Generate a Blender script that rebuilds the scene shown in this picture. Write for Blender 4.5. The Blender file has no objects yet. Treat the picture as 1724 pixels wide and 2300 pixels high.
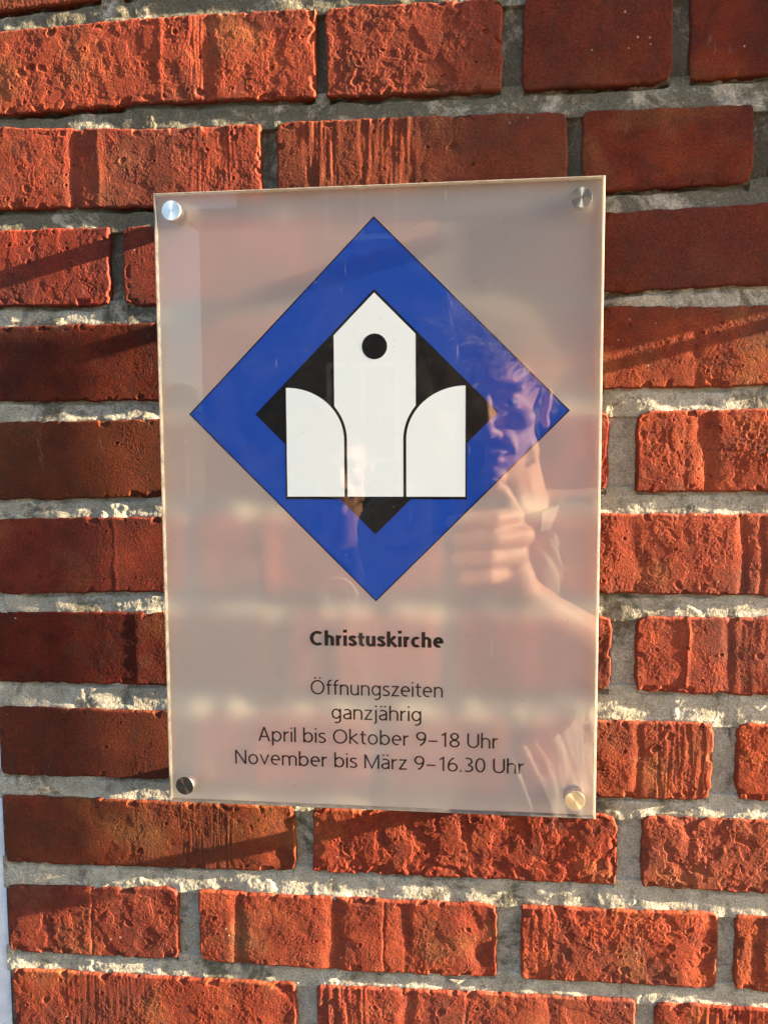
import bpy, math, random
import numpy as np
from mathutils import Vector, Matrix, Quaternion

SC = bpy.context.scene
COL = SC.collection
H = 1.55          # height of the sign's centre above the ground
DW = 0.024        # brick face lies this far behind the sign's front face

def W(x, y, z=0.0):
    """sign frame (x right, y up, z out of the wall, origin sign centre) -> world"""
    return Vector((x, -z, y + H))

# ------------------------------------------------------------------ camera
cam_d = bpy.data.cameras.new("camera")
cam = bpy.data.objects.new("camera", cam_d)
COL.objects.link(cam)
Rc = np.array([[0.9946127147, -0.0053417820, -0.1035230072],
               [-0.0027494905, 0.9969605692, -0.0778592556],
               [0.1036242634, 0.0777244411, 0.9915749711]])
Cc = np.array([0.0615854729, 0.0381214211, 0.5291238497])
S2B = np.array([[1, 0, 0], [0, 0, -1], [0, 1, 0]])
RB = S2B @ Rc.T
cam.matrix_world = Matrix.Translation(W(*Cc)) @ Matrix(RB.tolist()).to_4x4()
cam_d.sensor_fit = 'HORIZONTAL'
cam_d.sensor_width = 36.0
cam_d.lens = 36.0 * 1788 / 1724
cam_d.clip_start = 0.01
cam_d.clip_end = 400
SC.camera = cam

# ------------------------------------------------------------------ light
SUN = Vector((18.8, -1.0, 4.78)).normalized()
elev = math.asin(SUN.z)
azim = math.atan2(SUN.x, SUN.y)
world = bpy.data.worlds.new("World")
SC.world = world
world.use_nodes = True
wn = world.node_tree
wn.nodes.clear()
sky = wn.nodes.new('ShaderNodeTexSky')
sky.sky_type = 'NISHITA'
sky.sun_disc = False
sky.sun_elevation = elev
sky.sun_rotation = azim
sky.altitude = 20
sky.air_density = 1.0
sky.dust_density = 1.5
sky.ozone_density = 1.0
bgn = wn.nodes.new('ShaderNodeBackground')
bgn.inputs['Strength'].default_value = 0.05
won = wn.nodes.new('ShaderNodeOutputWorld')
wn.links.new(sky.outputs[0], bgn.inputs['Color'])
wn.links.new(bgn.outputs[0], won.inputs['Surface'])

sun_d = bpy.data.lights.new("sun", 'SUN')
sun_d.energy = 5.0
sun_d.angle = math.radians(0.53)
sun_d.color = (1.0, 0.76, 0.48)
sun = bpy.data.objects.new("sun", sun_d)
COL.objects.link(sun)
sun.rotation_euler = SUN.to_track_quat('Z', 'Y').to_euler()
sun.location = (4, -3, 4)

SC.view_settings.view_transform = 'Standard'
SC.view_settings.look = 'None'
SC.view_settings.gamma = 1.0
SC.view_settings.use_curve_mapping = False
SC.view_settings.exposure = 3.80
SC.render.engine = 'CYCLES'
SC.cycles.max_bounces = 10
SC.cycles.transparent_max_bounces = 24
SC.cycles.sample_clamp_indirect = 4.0
SC.cycles.caustics_reflective = False
SC.cycles.caustics_refractive = False

# ------------------------------------------------------------------ noise
def _hash(ix, iy, seed):
    h = (ix.astype(np.int64) * 374761393 + iy.astype(np.int64) * 668265263 + seed * 982451653) & 0xFFFFFFFF
    h = ((h ^ (h >> 13)) * 1274126177) & 0xFFFFFFFF
    return ((h ^ (h >> 16)) & 0xFFFFFF) / float(0xFFFFFF)

def perlin(X, Y, sx, sy=None, seed=0):
    sy = sy or sx
    x = X / sx; y = Y / sy
    x0 = np.floor(x); y0 = np.floor(y)
    fx = x - x0; fy = y - y0
    u = fx ** 3 * (fx * (fx * 6 - 15) + 10); v = fy ** 3 * (fy * (fy * 6 - 15) + 10)
    def g(ix, iy, dx, dy):
        a = _hash(ix, iy, seed) * 2 * np.pi
        return np.cos(a) * dx + np.sin(a) * dy
    a = g(x0, y0, fx, fy); b = g(x0 + 1, y0, fx - 1, fy)
    c = g(x0, y0 + 1, fx, fy - 1); d = g(x0 + 1, y0 + 1, fx - 1, fy - 1)
    return 1.5 * ((a * (1 - u) + b * u) * (1 - v) + (c * (1 - u) + d * u) * v)

def fbm(X, Y, s, octs, seed, gain=0.5):
    r = 0; a = 1.0
    for o in range(octs):
        r = r + a * perlin(X + 13.7 * o, Y - 7.3 * o, s / 2 ** o, None, seed + o * 17)
        a *= gain
    return r

def smooth(a, b, x):
    t = np.clip((x - a) / (b - a), 0, 1)
    return t * t * (3 - 2 * t)

# ------------------------------------------------------------------ objects
def make_mesh(name, verts, quads=None, tris=None, smooth_shade=False):
    me = bpy.data.meshes.new(name)
    verts = np.asarray(verts, dtype=np.float32)
    lv = []; ls = []; lt = []
    n = 0
    for arr, k in ((quads, 4), (tris, 3)):
        if arr is not None and len(arr):
            arr = np.asarray(arr, dtype=np.int32)
            lv.append(arr.ravel())
            ls.append(n + np.arange(len(arr)) * k)
            lt.append(np.full(len(arr), k))
            n += len(arr) * k
    me.vertices.add(len(verts)); me.vertices.foreach_set('co', verts.ravel())
    me.loops.add(n); me.loops.foreach_set('vertex_index', np.concatenate(lv))
    npoly = sum(len(a) for a in ls)
    me.polygons.add(npoly)
    me.polygons.foreach_set('loop_start', np.concatenate(ls).astype(np.int32))
    me.polygons.foreach_set('loop_total', np.concatenate(lt).astype(np.int32))
    me.polygons.foreach_set('use_smooth', np.full(npoly, smooth_shade))
    me.update(calc_edges=True)
    me.validate()
    return me

def link(name, me, mat=None, parent=None, loc=None):
    o = bpy.data.objects.new(name, me)
    COL.objects.link(o)
    if mat is not None:
        me.materials.append(mat)
    if loc is not None:
        o.location = loc
    if parent is not None:
        o.parent = parent
        if loc is None:
            o.matrix_parent_inverse = Matrix.Identity(4)
    return o

def thing(name, loc, label, cat, group=None):
    o = bpy.data.objects.new(name, None)
    COL.objects.link(o)
    o.empty_display_size = 0.05
    o.location = loc
    o['label'] = label; o['category'] = cat
    if group: o['group'] = group
    return o

def part(name, V, F, mat, root, smooth_shade=False):
    """polygon mesh given in world coordinates, made a child of root"""
    org = root.matrix_world.translation if root.type != 'EMPTY' or root.parent else root.location
    org = Vector(world_loc(root))
    c = Vector(np.mean(np.array([tuple(v) for v in V]), axis=0).tolist())
    me = bpy.data.meshes.new(name)
    me.from_pydata([tuple(Vector(v) - c) for v in V], [], F)
    me.polygons.foreach_set('use_smooth', [smooth_shade] * len(F))
    me.update()
    o = bpy.data.objects.new(name, me)
    COL.objects.link(o)
    if mat: me.materials.append(mat)
    o.parent = root
    o.location = c - org
    return o

def world_loc(o):
    l = Vector(o.location)
    p = o.parent
    while p is not None:
        l = l + Vector(p.location); p = p.parent
    return l

def tri_count(o):
    return len(o.data.polygons)

# ------------------------------------------------------------------ materials
def new_mat(name):
    m = bpy.data.materials.new(name)
    m.use_nodes = True
    nt = m.node_tree
    for n in list(nt.nodes): nt.nodes.remove(n)
    out = nt.nodes.new('ShaderNodeOutputMaterial')
    return m, nt, out

def N(nt, t, **kw):
    n = nt.nodes.new(t)
    for k, v in kw.items():
        if k.startswith('i_'):
            key = k[2:]
            key = int(key) if key.isdigit() else key.replace('_', ' ')
            n.inputs[key].default_value = v
        else:
            setattr(n, k, v)
    return n

def L(nt, a, b): nt.links.new(a, b)

def noise(nt, vec, scale, detail=4, rough=0.6, dist=0.0):
    n = N(nt, 'ShaderNodeTexNoise')
    n.inputs['Scale'].default_value = scale
    n.inputs['Detail'].default_value = detail
    n.inputs['Roughness'].default_value = rough
    n.inputs['Distortion'].default_value = dist
    if vec is not None: L(nt, vec, n.inputs['Vector'])
    return n

def ramp(nt, fac, stops):
    r = N(nt, 'ShaderNodeValToRGB')
    els = r.color_ramp.elements
    while len(els) < len(stops): els.new(0.5)
    for e, (p, c) in zip(els, stops):
        e.position = p
        e.color = (c[0], c[1], c[2], 1) if isinstance(c, tuple) else (c, c, c, 1)
    L(nt, fac, r.inputs[0])
    return r

def mix(nt, fac, a, b, typ='MIX'):
    m = N(nt, 'ShaderNodeMix', data_type='RGBA', blend_type=typ)
    for s, v in ((0, fac), (6, a), (7, b)):
        if hasattr(v, 'is_output') or isinstance(v, bpy.types.NodeSocket): L(nt, v, m.inputs[s])
        elif isinstance(v, tuple): m.inputs[s].default_value = (v[0], v[1], v[2], 1)
        else: m.inputs[s].default_value = v
    return m.outputs[2]

def simple(name, col, rough=0.6, metal=0.0, var=0.0, scale=20, bump=0.0, bscale=200, spec=0.5):
    m, nt, out = new_mat(name)
    p = N(nt, 'ShaderNodeBsdfPrincipled')
    p.inputs['Roughness'].default_value = rough
    p.inputs['Metallic'].default_value = metal
    p.inputs['Specular IOR Level'].default_value = spec
    g = N(nt, 'ShaderNodeNewGeometry')
    if var:
        n = noise(nt, g.outputs['Position'], scale, 5)
        r = ramp(nt, n.outputs[0], [(0.3, tuple(c * (1 - var) for c in col)), (0.7, tuple(min(1, c * (1 + var)) for c in col))])
        L(nt, r.outputs[0], p.inputs['Base Color'])
    else:
        p.inputs['Base Color'].default_value = (*col, 1)
    if bump:
        n2 = noise(nt, g.outputs['Position'], bscale, 4)
        b = N(nt, 'ShaderNodeBump'); b.inputs['Strength'].default_value = 1.0
        b.inputs['Distance'].default_value = bump
        L(nt, n2.outputs[0], b.inputs['Height']); L(nt, b.outputs[0], p.inputs['Normal'])
    L(nt, p.outputs[0], out.inputs['Surface'])
    return m

def brick_material():
    m, nt, out = new_mat('fired_red_brick')
    g = N(nt, 'ShaderNodeNewGeometry'); oi = N(nt, 'ShaderNodeObjectInfo')
    pos = g.outputs['Position']
    p = N(nt, 'ShaderNodeBsdfPrincipled')
    n1 = noise(nt, pos, 38, 4, 0.6, 0.4)
    base = ramp(nt, n1.outputs[0], [(0.28, (0.110, 0.021, 0.014)), (0.5, (0.190, 0.034, 0.018)), (0.75, (0.255, 0.056, 0.025))])
    # burnt, purplish-dark patches
    n2 = noise(nt, pos, 15, 3, 0.5, 0.3)
    st = ramp(nt, n2.outputs[0], [(0.46, 0.0), (0.68, 0.75)])
    c = mix(nt, st.outputs[0], base.outputs[0], (0.075, 0.026, 0.020))
    # ochre slip patches
    n3 = noise(nt, pos, 22, 3, 0.5)
    st3 = ramp(nt, n3.outputs[0], [(0.57, 0.0), (0.74, 0.45)])
    c = mix(nt, st3.outputs[0], c, (0.27, 0.115, 0.045))
    rb_ = ramp(nt, oi.outputs['Random'], [(0.25, 0.0), (1.0, 0.5)])
    c = mix(nt, rb_.outputs[0], c, (0.15, 0.048, 0.024))
    c = mix(nt, 1.0, c, oi.outputs['Color'], 'MULTIPLY')  # per-brick tone, with the shade of shadowed bricks multiplied in
    # fine grain
    n4 = noise(nt, pos, 900, 3, 0.7)
    gr = ramp(nt, n4.outputs[0], [(0.3, 0.58), (0.7, 1.32)])
    c = mix(nt, 1.0, c, gr.outputs[0], 'MULTIPLY')
    # sparse pale lime specks
    v = N(nt, 'ShaderNodeTexVoronoi'); v.inputs['Scale'].default_value = 140; L(nt, pos, v.inputs['Vector'])
    n5 = noise(nt, pos, 24, 2)
    sp = ramp(nt, v.outputs['Distance'], [(0.06, 1.0), (0.13, 0.0)])
    sm = ramp(nt, n5.outputs[0], [(0.62, 0.0), (0.66, 0.7)])
    mm = N(nt, 'ShaderNodeMath', operation='MULTIPLY'); L(nt, sp.outputs[0], mm.inputs[0]); L(nt, sm.outputs[0], mm.inputs[1])
    c = mix(nt, mm.outputs[0], c, (0.50, 0.42, 0.36))
    # soot veils and thin lime smears
    n7 = noise(nt, pos, 55, 6, 0.75, 1.2)
    so = ramp(nt, n7.outputs[0], [(0.50, 0.0), (0.72, 0.55)])
    c = mix(nt, so.outputs[0], c, (0.035, 0.026, 0.022))
    mp = N(nt, 'ShaderNodeMapping'); mp.inputs['Scale'].default_value = (1.0, 1.0, 0.25); mp.inputs['Rotation'].default_value = (0, 0.35, 0); L(nt, pos, mp.inputs['Vector'])
    n8 = noise(nt, mp.outputs[0], 160, 5, 0.75, 0.6)
    n9 = noise(nt, pos, 18, 2)
    l1 = ramp(nt, n8.outputs[0], [(0.60, 0.0), (0.72, 0.5)]); l2 = ramp(nt, n9.outputs[0], [(0.54, 0.0), (0.66, 0.8)])
    mm2 = N(nt, 'ShaderNodeMath', operation='MULTIPLY'); L(nt, l1.outputs[0], mm2.inputs[0]); L(nt, l2.outputs[0], mm2.inputs[1])
    c = mix(nt, mm2.outputs[0], c, (0.26, 0.20, 0.17))
    L(nt, c, p.inputs['Base Color'])
    p.inputs['Roughness'].default_value = 0.92
    p.inputs['Specular IOR Level'].default_value = 0.08
    b = N(nt, 'ShaderNodeBump'); b.inputs['Strength'].default_value = 1.0; b.inputs['Distance'].default_value = 0.00042
    n6 = noise(nt, pos, 800, 3, 0.7)
    L(nt, n6.outputs[0], b.inputs['Height']); L(nt, b.outputs[0], p.inputs['Normal'])
    L(nt, p.outputs[0], out.inputs['Surface'])
    return m

def mortar_material():
    m, nt, out = new_mat('weathered_lime_mortar')
    g = N(nt, 'ShaderNodeNewGeometry'); pos = g.outputs['Position']
    p = N(nt, 'ShaderNodeBsdfPrincipled')
    n1 = noise(nt, pos, 70, 7, 0.8)
    base = ramp(nt, n1.outputs[0], [(0.3, (0.23, 0.215, 0.17)), (0.55, (0.35, 0.34, 0.29)), (0.8, (0.47, 0.46, 0.40))])
    # greenish black growth: strong in the old joints higher up, patchy lower down
    sep = N(nt, 'ShaderNodeSeparateXYZ'); L(nt, pos, sep.inputs[0])
    mr = N(nt, 'ShaderNodeMapRange'); L(nt, sep.outputs['Z'], mr.inputs['Value'])
    mr.inputs['From Min'].default_value = H + 0.06; mr.inputs['From Max'].default_value = H + 0.20
    mr.inputs['To Min'].default_value = 0.0; mr.inputs['To Max'].default_value = 0.13
    n2 = noise(nt, pos, 27, 6, 0.78, 0.5)
    add = N(nt, 'ShaderNodeMath', operation='ADD'); L(nt, n2.outputs[0], add.inputs[0]); L(nt, mr.outputs[0], add.inputs[1])
    st = ramp(nt, add.outputs[0], [(0.51, 0.0), (0.62, 0.86)])
    c = mix(nt, st.outputs[0], base.outputs[0], (0.075, 0.072, 0.052))
    n3 = noise(nt, pos, 800, 3, 0.8)
    gr = ramp(nt, n3.outputs[0], [(0.32, 0.5), (0.66, 1.3)])
    c = mix(nt, 1.0, c, gr.outputs[0], 'MULTIPLY')
    v = N(nt, 'ShaderNodeTexVoronoi'); v.inputs['Scale'].default_value = 330; L(nt, pos, v.inputs['Vector'])
    sp = ramp(nt, v.outputs['Distance'], [(0.12, 1.0), (0.26, 0.0)])
    pk = ramp(nt, v.outputs['Color'], [(0.66, 0.0), (0.8, 0.85)])
    mm = N(nt, 'ShaderNodeMath', operation='MULTIPLY'); L(nt, sp.outputs[0], mm.inputs[0]); L(nt, pk.outputs[0], mm.inputs[1])
    c = mix(nt, mm.outputs[0], c, (0.06, 0.055, 0.04))
    L(nt, c, p.inputs['Base Color'])
    p.inputs['Roughness'].default_value = 0.9
    p.inputs['Specular IOR Level'].default_value = 0.2
    b = N(nt, 'ShaderNodeBump'); b.inputs['Strength'].default_value = 1.0; b.inputs['Distance'].default_value = 0.0005
    n6 = noise(nt, pos, 900, 3, 0.65)
    L(nt, n6.outputs[0], b.inputs['Height']); L(nt, b.outputs[0], p.inputs['Normal'])
    L(nt, p.outputs[0], out.inputs['Surface'])
    return m

M_BRICK = brick_material()
M_MORTAR = mortar_material()

# ------------------------------------------------------------------ THE SETTING: ground
gm, gnt, gout = new_mat('grey_paving')
gp = N(gnt, 'ShaderNodeBsdfPrincipled'); gg = N(gnt, 'ShaderNodeNewGeometry')
bt = N(gnt, 'ShaderNodeTexBrick'); bt.inputs['Scale'].default_value = 2.5
bt.inputs['Color1'].default_value = (0.055, 0.055, 0.057, 1); bt.inputs['Color2'].default_value = (0.075, 0.075, 0.077, 1)
bt.inputs['Mortar'].default_value = (0.05, 0.05, 0.048, 1); bt.inputs['Mortar Size'].default_value = 0.012
L(gnt, gg.outputs['Position'], bt.inputs['Vector'])
gn = noise(gnt, gg.outputs['Position'], 3, 6)
gr_ = ramp(gnt, gn.outputs[0], [(0.3, 0.8), (0.7, 1.15)])
L(gnt, mix(gnt, 1.0, bt.outputs[0], gr_.outputs[0], 'MULTIPLY'), gp.inputs['Base Color'])
gp.inputs['Roughness'].default_value = 0.85
L(gnt, gp.outputs[0], gout.inputs['Surface'])
gme = make_mesh('ground', [(-150, -200, 0), (150, -200, 0), (150, 60, 0), (-150, 60, 0)], [(0, 1, 2, 3)])
ground = link('ground', gme, gm); ground['kind'] = 'structure'

# ------------------------------------------------------------------ THE BRICK WALL
XL, XR = -0.290, 1.02          # ends of the built brickwork (sign frame)
wall = thing('brick_wall', W(0.36, -H, -DW - 0.12), 'old red brick church wall with pale uneven mortar joints, behind the clear sign', 'wall')

# measured course lines, millimetres: x stations, top and bottom edge of the bricks
XS = [-270, -158, 0, 150, 260]
ROWS = {
    0:  ([408, 407, 406, 404, 404], [346, 352, 353, 352, 350]),
    1:  ([333, 336, 335, 333, 333], [276, 279, 276, 275, 277]),
    2:  ([268, 262, 262, 260, 259], [211, 209, 208, 208, 210]),
    3:  ([197, 196, 196, 194, 197], [143, 141, 141, 142, 145]),
    4:  ([129, 129, 131, 133, 131], [75, 74, 76, 78, 79]),
    5:  ([60, 61, 62, 63, 64], [3, 5, 7, 9, 9]),
    6:  ([-11, -9, -8, -6, -6], [-67, -64, -63, -61, -61]),
    7:  ([-81, -79, -78, -77, -76], [-134, -134, -132, -129, -130]),
    8:  ([-153, -153, -151, -150, -150], [-206, -205, -205, -206, -204]),
    9:  ([-222, -222, -222, -218, -217], [-275, -273, -270, -269, -270]),
    10: ([-293, -289, -289, -287, -286], [-347, -345, -345, -342, -341]),
    11: ([-360, -359, -357, -354, -354], [-416, -414, -412, -410, -410]),
}
# x0, x1, rough, proud(mm), tint (shade put in: lower on bricks lying in shadow), extras
# extras: S=(x0,x1,amp,wavelength) drag streaks, C=(x,amp,width) folds, P=pit count, T=torn amount, B=(tl,tr,br,bl) corner chip mm
BR = {
    0: [(-310, -190, .9, .6, 1.0, {}), (-178, 60, .8, .3, .95, {}), (72, 190, .4, 0, .85, {}), (203, 430, .5, 0, .9, {})],
    1: [(-300, -41, .85, .8, 1.02, dict(P=16, T=.5, S=[(-130, -112, .25, 2.2)], C=[(-118, -.9, 9), (-150, .35, 3)], E=(0, 0, 0, 0))),
        (-34, 84, 1.25, .8, 1.0, dict(P=9, T=.7)),
        (97, 193, .35, .2, .66, dict(T=.35, C=[(150, .4, 4)])),
        (204, 425, .2, .4, .66, dict())],
    2: [(-300, -80, .8, .7, 1.04, dict(P=10, T=.35, C=[(-215, -.8, 6), (-198, .5, 4)], S=[(-130, -90, .15, 2.5)])),
        (-69, 127, .45, .5, .86, dict(S=[(-50, -28, .5, 4.5), (-12, 26, .55, 6.5)], T=.3, P=3, C=[(30, -.3, 10)])),
        (137, 245, .14, .3, .62, dict()),
        (256, 375, .3, .2, .85, dict())],
    3: [(-300, -191, .75, .6, 1.0, dict(P=5, T=.4)), (-181, 38, .6, .4, .95, dict(P=6)),
        (52, 276, .14, .3, .68, dict()), (290, 400, .4, 0, .9, {})],
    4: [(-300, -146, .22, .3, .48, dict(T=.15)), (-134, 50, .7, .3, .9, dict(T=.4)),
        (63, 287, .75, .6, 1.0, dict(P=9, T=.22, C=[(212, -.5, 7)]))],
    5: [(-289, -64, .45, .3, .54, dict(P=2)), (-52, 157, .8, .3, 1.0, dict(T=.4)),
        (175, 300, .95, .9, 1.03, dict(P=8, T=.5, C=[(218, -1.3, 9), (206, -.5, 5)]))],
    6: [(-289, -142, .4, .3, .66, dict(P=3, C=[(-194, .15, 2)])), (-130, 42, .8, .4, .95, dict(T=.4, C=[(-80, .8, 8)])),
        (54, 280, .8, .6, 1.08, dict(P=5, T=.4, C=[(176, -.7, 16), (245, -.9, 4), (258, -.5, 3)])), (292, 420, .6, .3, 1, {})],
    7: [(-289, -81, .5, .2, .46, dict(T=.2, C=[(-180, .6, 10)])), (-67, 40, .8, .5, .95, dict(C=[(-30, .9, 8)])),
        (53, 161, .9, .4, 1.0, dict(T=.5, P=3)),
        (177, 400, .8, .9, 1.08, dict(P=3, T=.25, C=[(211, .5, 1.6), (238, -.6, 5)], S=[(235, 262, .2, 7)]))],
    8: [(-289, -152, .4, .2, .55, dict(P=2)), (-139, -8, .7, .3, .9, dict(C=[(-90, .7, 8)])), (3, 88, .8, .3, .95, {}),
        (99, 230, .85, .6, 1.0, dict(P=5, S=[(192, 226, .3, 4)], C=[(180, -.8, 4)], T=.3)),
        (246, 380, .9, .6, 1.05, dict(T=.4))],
    9: [(-289, -63, .55, .4, .72, dict(P=2, T=.35, S=[(-150, -110, .15, 2)], C=[(-72, -1.5, 18)])),
        (-50, 167, 1.0, .4, 1.0, dict(P=8, T=1.1, W=1)),
        (184, 400, 1.0, .7, 1.04, dict(P=6, T=.9, C=[(215, -.5, 6)]))],
    10: [(-289, -153, .65, .1, .86, dict(P=3, T=.6, C=[(-221, -.4, 1.6)])),
         (-137, 84, .75, .9, 1.06, dict(P=5, T=.3, C=[(-108, -1.0, 6), (-36, -.9, 8), (2, -.5, 1.5), (15, -.7, 9), (74, -1.5, 16)])),
         (101, 237, 1.2, .8, 1.03, dict(P=10, T=.7, S=[(103, 130, .4, 7)], C=[(231, -1.4, 14)])),
         (249, 380, 1.0, .7, 1.02, dict(T=.4, C=[(262, -.8, 8)]))],
    11: [(-287, -64, .9, .7, 1.06, dict(P=9, T=.3, S=[(-250, -180, .12, 3)], C=[(-72, -1.3, 14)])),
         (-48, 182, .85, .7, 1.06, dict(P=5, T=.35, S=[(-46, -10, .4, 4)], C=[(62, -.3, 2), (20, -.9, 7), (120, -.6, 10)])),
         (195, 420, 1.0, .7, 1.0, dict(S=[(220, 262, .5, 5)], T=.5))],
}
def line(row, which, x):
    return np.interp(x, XS, ROWS[row][which])

rng = random.Random(7)
def relief(X, Y, x0, x1, rough, ex, seed):
    """height of the brick face in mm; X, Y in mm"""
    h = 0.32 * fbm(X, Y, 55, 2, seed) 
    amp_map = 0.12 + 1.35 * smooth(-0.22, 0.32, fbm(X, Y, 24, 3, seed + 5))
    grain = 0.060 * fbm(X, Y, 3.0, 2, seed + 11, 0.9) + 0.08 * perlin(X, Y, 10, None, seed + 23)
    h = h + rough * amp_map * grain
    h = h + 0.052 * (0.30 + rough) * (0.45 + 0.55 * np.minimum(amp_map, 1.2)) * perlin(X, Y, 1.65, None, seed + 29)
    T = ex.get('T', 0) * .72
    if T:   # torn clay: terraces with sharp lips
        q = fbm(X, Y, 20, 3, seed + 41, 0.55)
        ter = smooth(0.05, 0.09, q) * 0.5 - smooth(0.20, 0.25, -q) * 0.8
        rid = 1 - np.abs(fbm(X, Y, 13, 3, seed + 47, 0.6)) * 3.2
        msk = smooth(0.0, 0.35, fbm(X, Y, 42, 1, seed + 53) + 0.1)
        h = h + T * (ter * 0.6 + np.clip(rid, 0, 1) ** 2 * 0.10 * msk) * (1 + .3 * perlin(X, Y, 4, None, seed + 59))
    if ex.get('W'):   # curved lips of smeared clay
        for (cx, cy, r0, r1) in ((46, -279, 12, 24), (-12, -292, 16, 34)):
            r = np.hypot(X - cx, (Y - cy) * 1.05) + 5 * fbm(X, Y, 14, 3, seed + 91)
            h = h + 0.32 * np.sin((r - r0) * 0.8) * smooth(r0 - 3, r0 + 2, r) * (1 - smooth(r1 - 4, r1, r)) * smooth(-1, 0.4, (Y - cy) / r1 + 0.5)
    for (a, b, am, wl) in ex.get('S', []):
        msk = smooth(a - 3, a + 2, X) * (1 - smooth(b - 2, b + 4, X))
        s = perlin(X + 1.5 * perlin(X, Y, 25, None, seed + 3), Y, wl, 60, seed + 61) + 0.5 * perlin(X, Y, wl / 2.2, 30, seed + 67)
        brk = smooth(-.3, .2, perlin(X, Y, 12, 14, seed + 71))
        h = h + am * s * msk * (0.45 + 0.55 * brk)
    for (cx, am, wd) in ex.get('C', []):
        xx = X - cx - 2.2 * fbm(X, Y, 26, 2, seed + 73 + int(cx))
        h = h + am * np.exp(-(xx / wd) ** 2 * 2) * (0.55 + 0.45 * smooth(-.3, .3, perlin(X, Y, 22, None, seed + 79)))
        h = h + (0.28 * am * (smooth(-1.2, 1.2, xx) - 0.5) * np.exp(-np.abs(xx) / 26) if wd < 13 else 0)
    r2 = random.Random(seed)
    yc0, yc1 = Y.min(), Y.max()
    for i in range(ex.get('P', 0) * 3):
        px = r2.uniform(x0 + 8, x1 - 8); py = r2.uniform(yc0 + 6, yc1 - 6)
        rr = r2.uniform(1.3, 3.8) if i % 4 == 0 else r2.uniform(.8, 1.7); dp = r2.uniform(.35, 1.0)
        ra = r2.uniform(-.6, .6)
        dx = X - px; dy = Y - py
        d = np.hypot(dx + ra * dy, dy * 1.1) * (1 + 0.35 * perlin(X, Y, 3.5, None, seed + 83))
        h = h - dp * (1 - smooth(rr * 0.45, rr, d)) + 0.12 * dp * np.exp(-((d - rr * 1.2) / (rr * .35)) ** 2)
    return h

def make_brick(row, x0, x1, ytop, ybot, rough, proud, tint, ex, seed, step):
    w = x1 - x0
    nx = max(4, int(w / step)); 
    hh = float(np.mean(ytop(np.array([x0, x1])) - ybot(np.array([x0, x1]))))
    ny = max(4, int(hh / step))
    u = np.linspace(0, 1, nx + 1); v = np.linspace(0, 1, ny + 1)
    U, V = np.meshgrid(u, v)
    X = x0 + w * U
    yt = ytop(X); yb = ybot(X)
    Y = yb + (yt - yb) * V
    # ragged outline, chipped rounded corners
    ew = 0.75 * fbm(X, Y * 0 + row * 31, 16, 4, seed + 101, 0.6)
    ew2 = 0.75 * fbm(X, Y * 0 + row * 57, 16, 4, seed + 103, 0.6)
    es = 0.8 * fbm(X * 0 + seed * 3, Y, 16, 4, seed + 107, 0.6)
    es2 = 0.8 * fbm(X * 0 + seed * 5, Y, 16, 4, seed + 109, 0.6)
    Xn = X - es * (1 - U) ** 4 + es2 * U ** 4
    Yn = Y - ew * (1 - V) ** 3 * 1.0 + ew2 * V ** 3 * 1.0
    cr = [r_ for r_ in (ex.get('B') or [random.Random(seed + k).uniform(.5, 4.0) for k in range(4)])]
    for (cu, cv, r_) in ((0, 1, cr[0]), (1, 1, cr[1]), (1, 0, cr[2]), (0, 0, cr[3])):
        cx = x0 if cu == 0 else x1; cy = yt if cv else yb
        d = np.abs(X - cx) + np.abs(Y - cy)
        k = np.clip(1 - d / (r_ * 2.6), 0, 1) * r_ * 0.55
        Xn = Xn + (k if cu == 0 else -k); Yn = Yn + (k if cv == 0 else -k)
    Z = relief(X, Y, x0, x1, rough, ex, seed)
    dE = np.minimum(np.minimum(X - x0, x1 - X), np.minimum(Y - yb, yt - Y))
    eg = 1.6 + 0.9 * fbm(X, Y, 10, 2, seed + 113)
    t = np.clip(1 - dE / np.maximum(eg, .5), 0, 1)
    Z = Z - 1.15 * t ** 2.2
    # occasional broken arris
    chip = smooth(0.28, 0.5, fbm(X, Y, 12, 2, seed + 117)) * np.clip(1 - dE / 5.5, 0, 1)
    Z = Z - 2.0 * chip * (0.4 + 0.6 * rough)
    Z = Z + proud
    cxm = (x0 + x1) / 2; cym = float(np.mean((yt + yb) / 2))
    P = np.stack([(Xn - cxm), -Z, (Yn - cym)], -1).reshape(-1, 3) / 1000.0
    def idx(j, i): return j * (nx + 1) + i
    jj, ii = np.meshgrid(np.arange(ny), np.arange(nx), indexing='ij')
    a = idx(jj, ii).ravel(); b = idx(jj, ii + 1).ravel(); c = idx(jj + 1, ii + 1).ravel(); d = idx(jj + 1, ii).ravel()
    quads = [np.stack([a, b, c, d], 1)]
    ring = np.concatenate([idx(0, np.arange(nx)), idx(np.arange(ny), nx), idx(ny, np.arange(nx, 0, -1)), idx(np.arange(ny, 0, -1), 0)])
    n0 = len(P)
    rb = P[ring].copy(); rb[:, 1] = 0.016
    P = np.concatenate([P, rb])
    m = len(ring); k = np.arange(m); k2 = (k + 1) % m
    quads.append(np.stack([ring[k], n0 + k, n0 + k2, ring[k2]], 1))
    me = make_mesh('brick', P, np.concatenate(quads))
    o = link('brick', me, M_BRICK)
    loc = W(cxm / 1000, cym / 1000, -DW)
    o.parent = wall
    o.location = loc - wall.location
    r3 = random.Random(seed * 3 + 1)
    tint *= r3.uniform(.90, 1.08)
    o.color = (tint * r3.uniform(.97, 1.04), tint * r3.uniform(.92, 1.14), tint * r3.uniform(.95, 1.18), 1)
    return o

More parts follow.
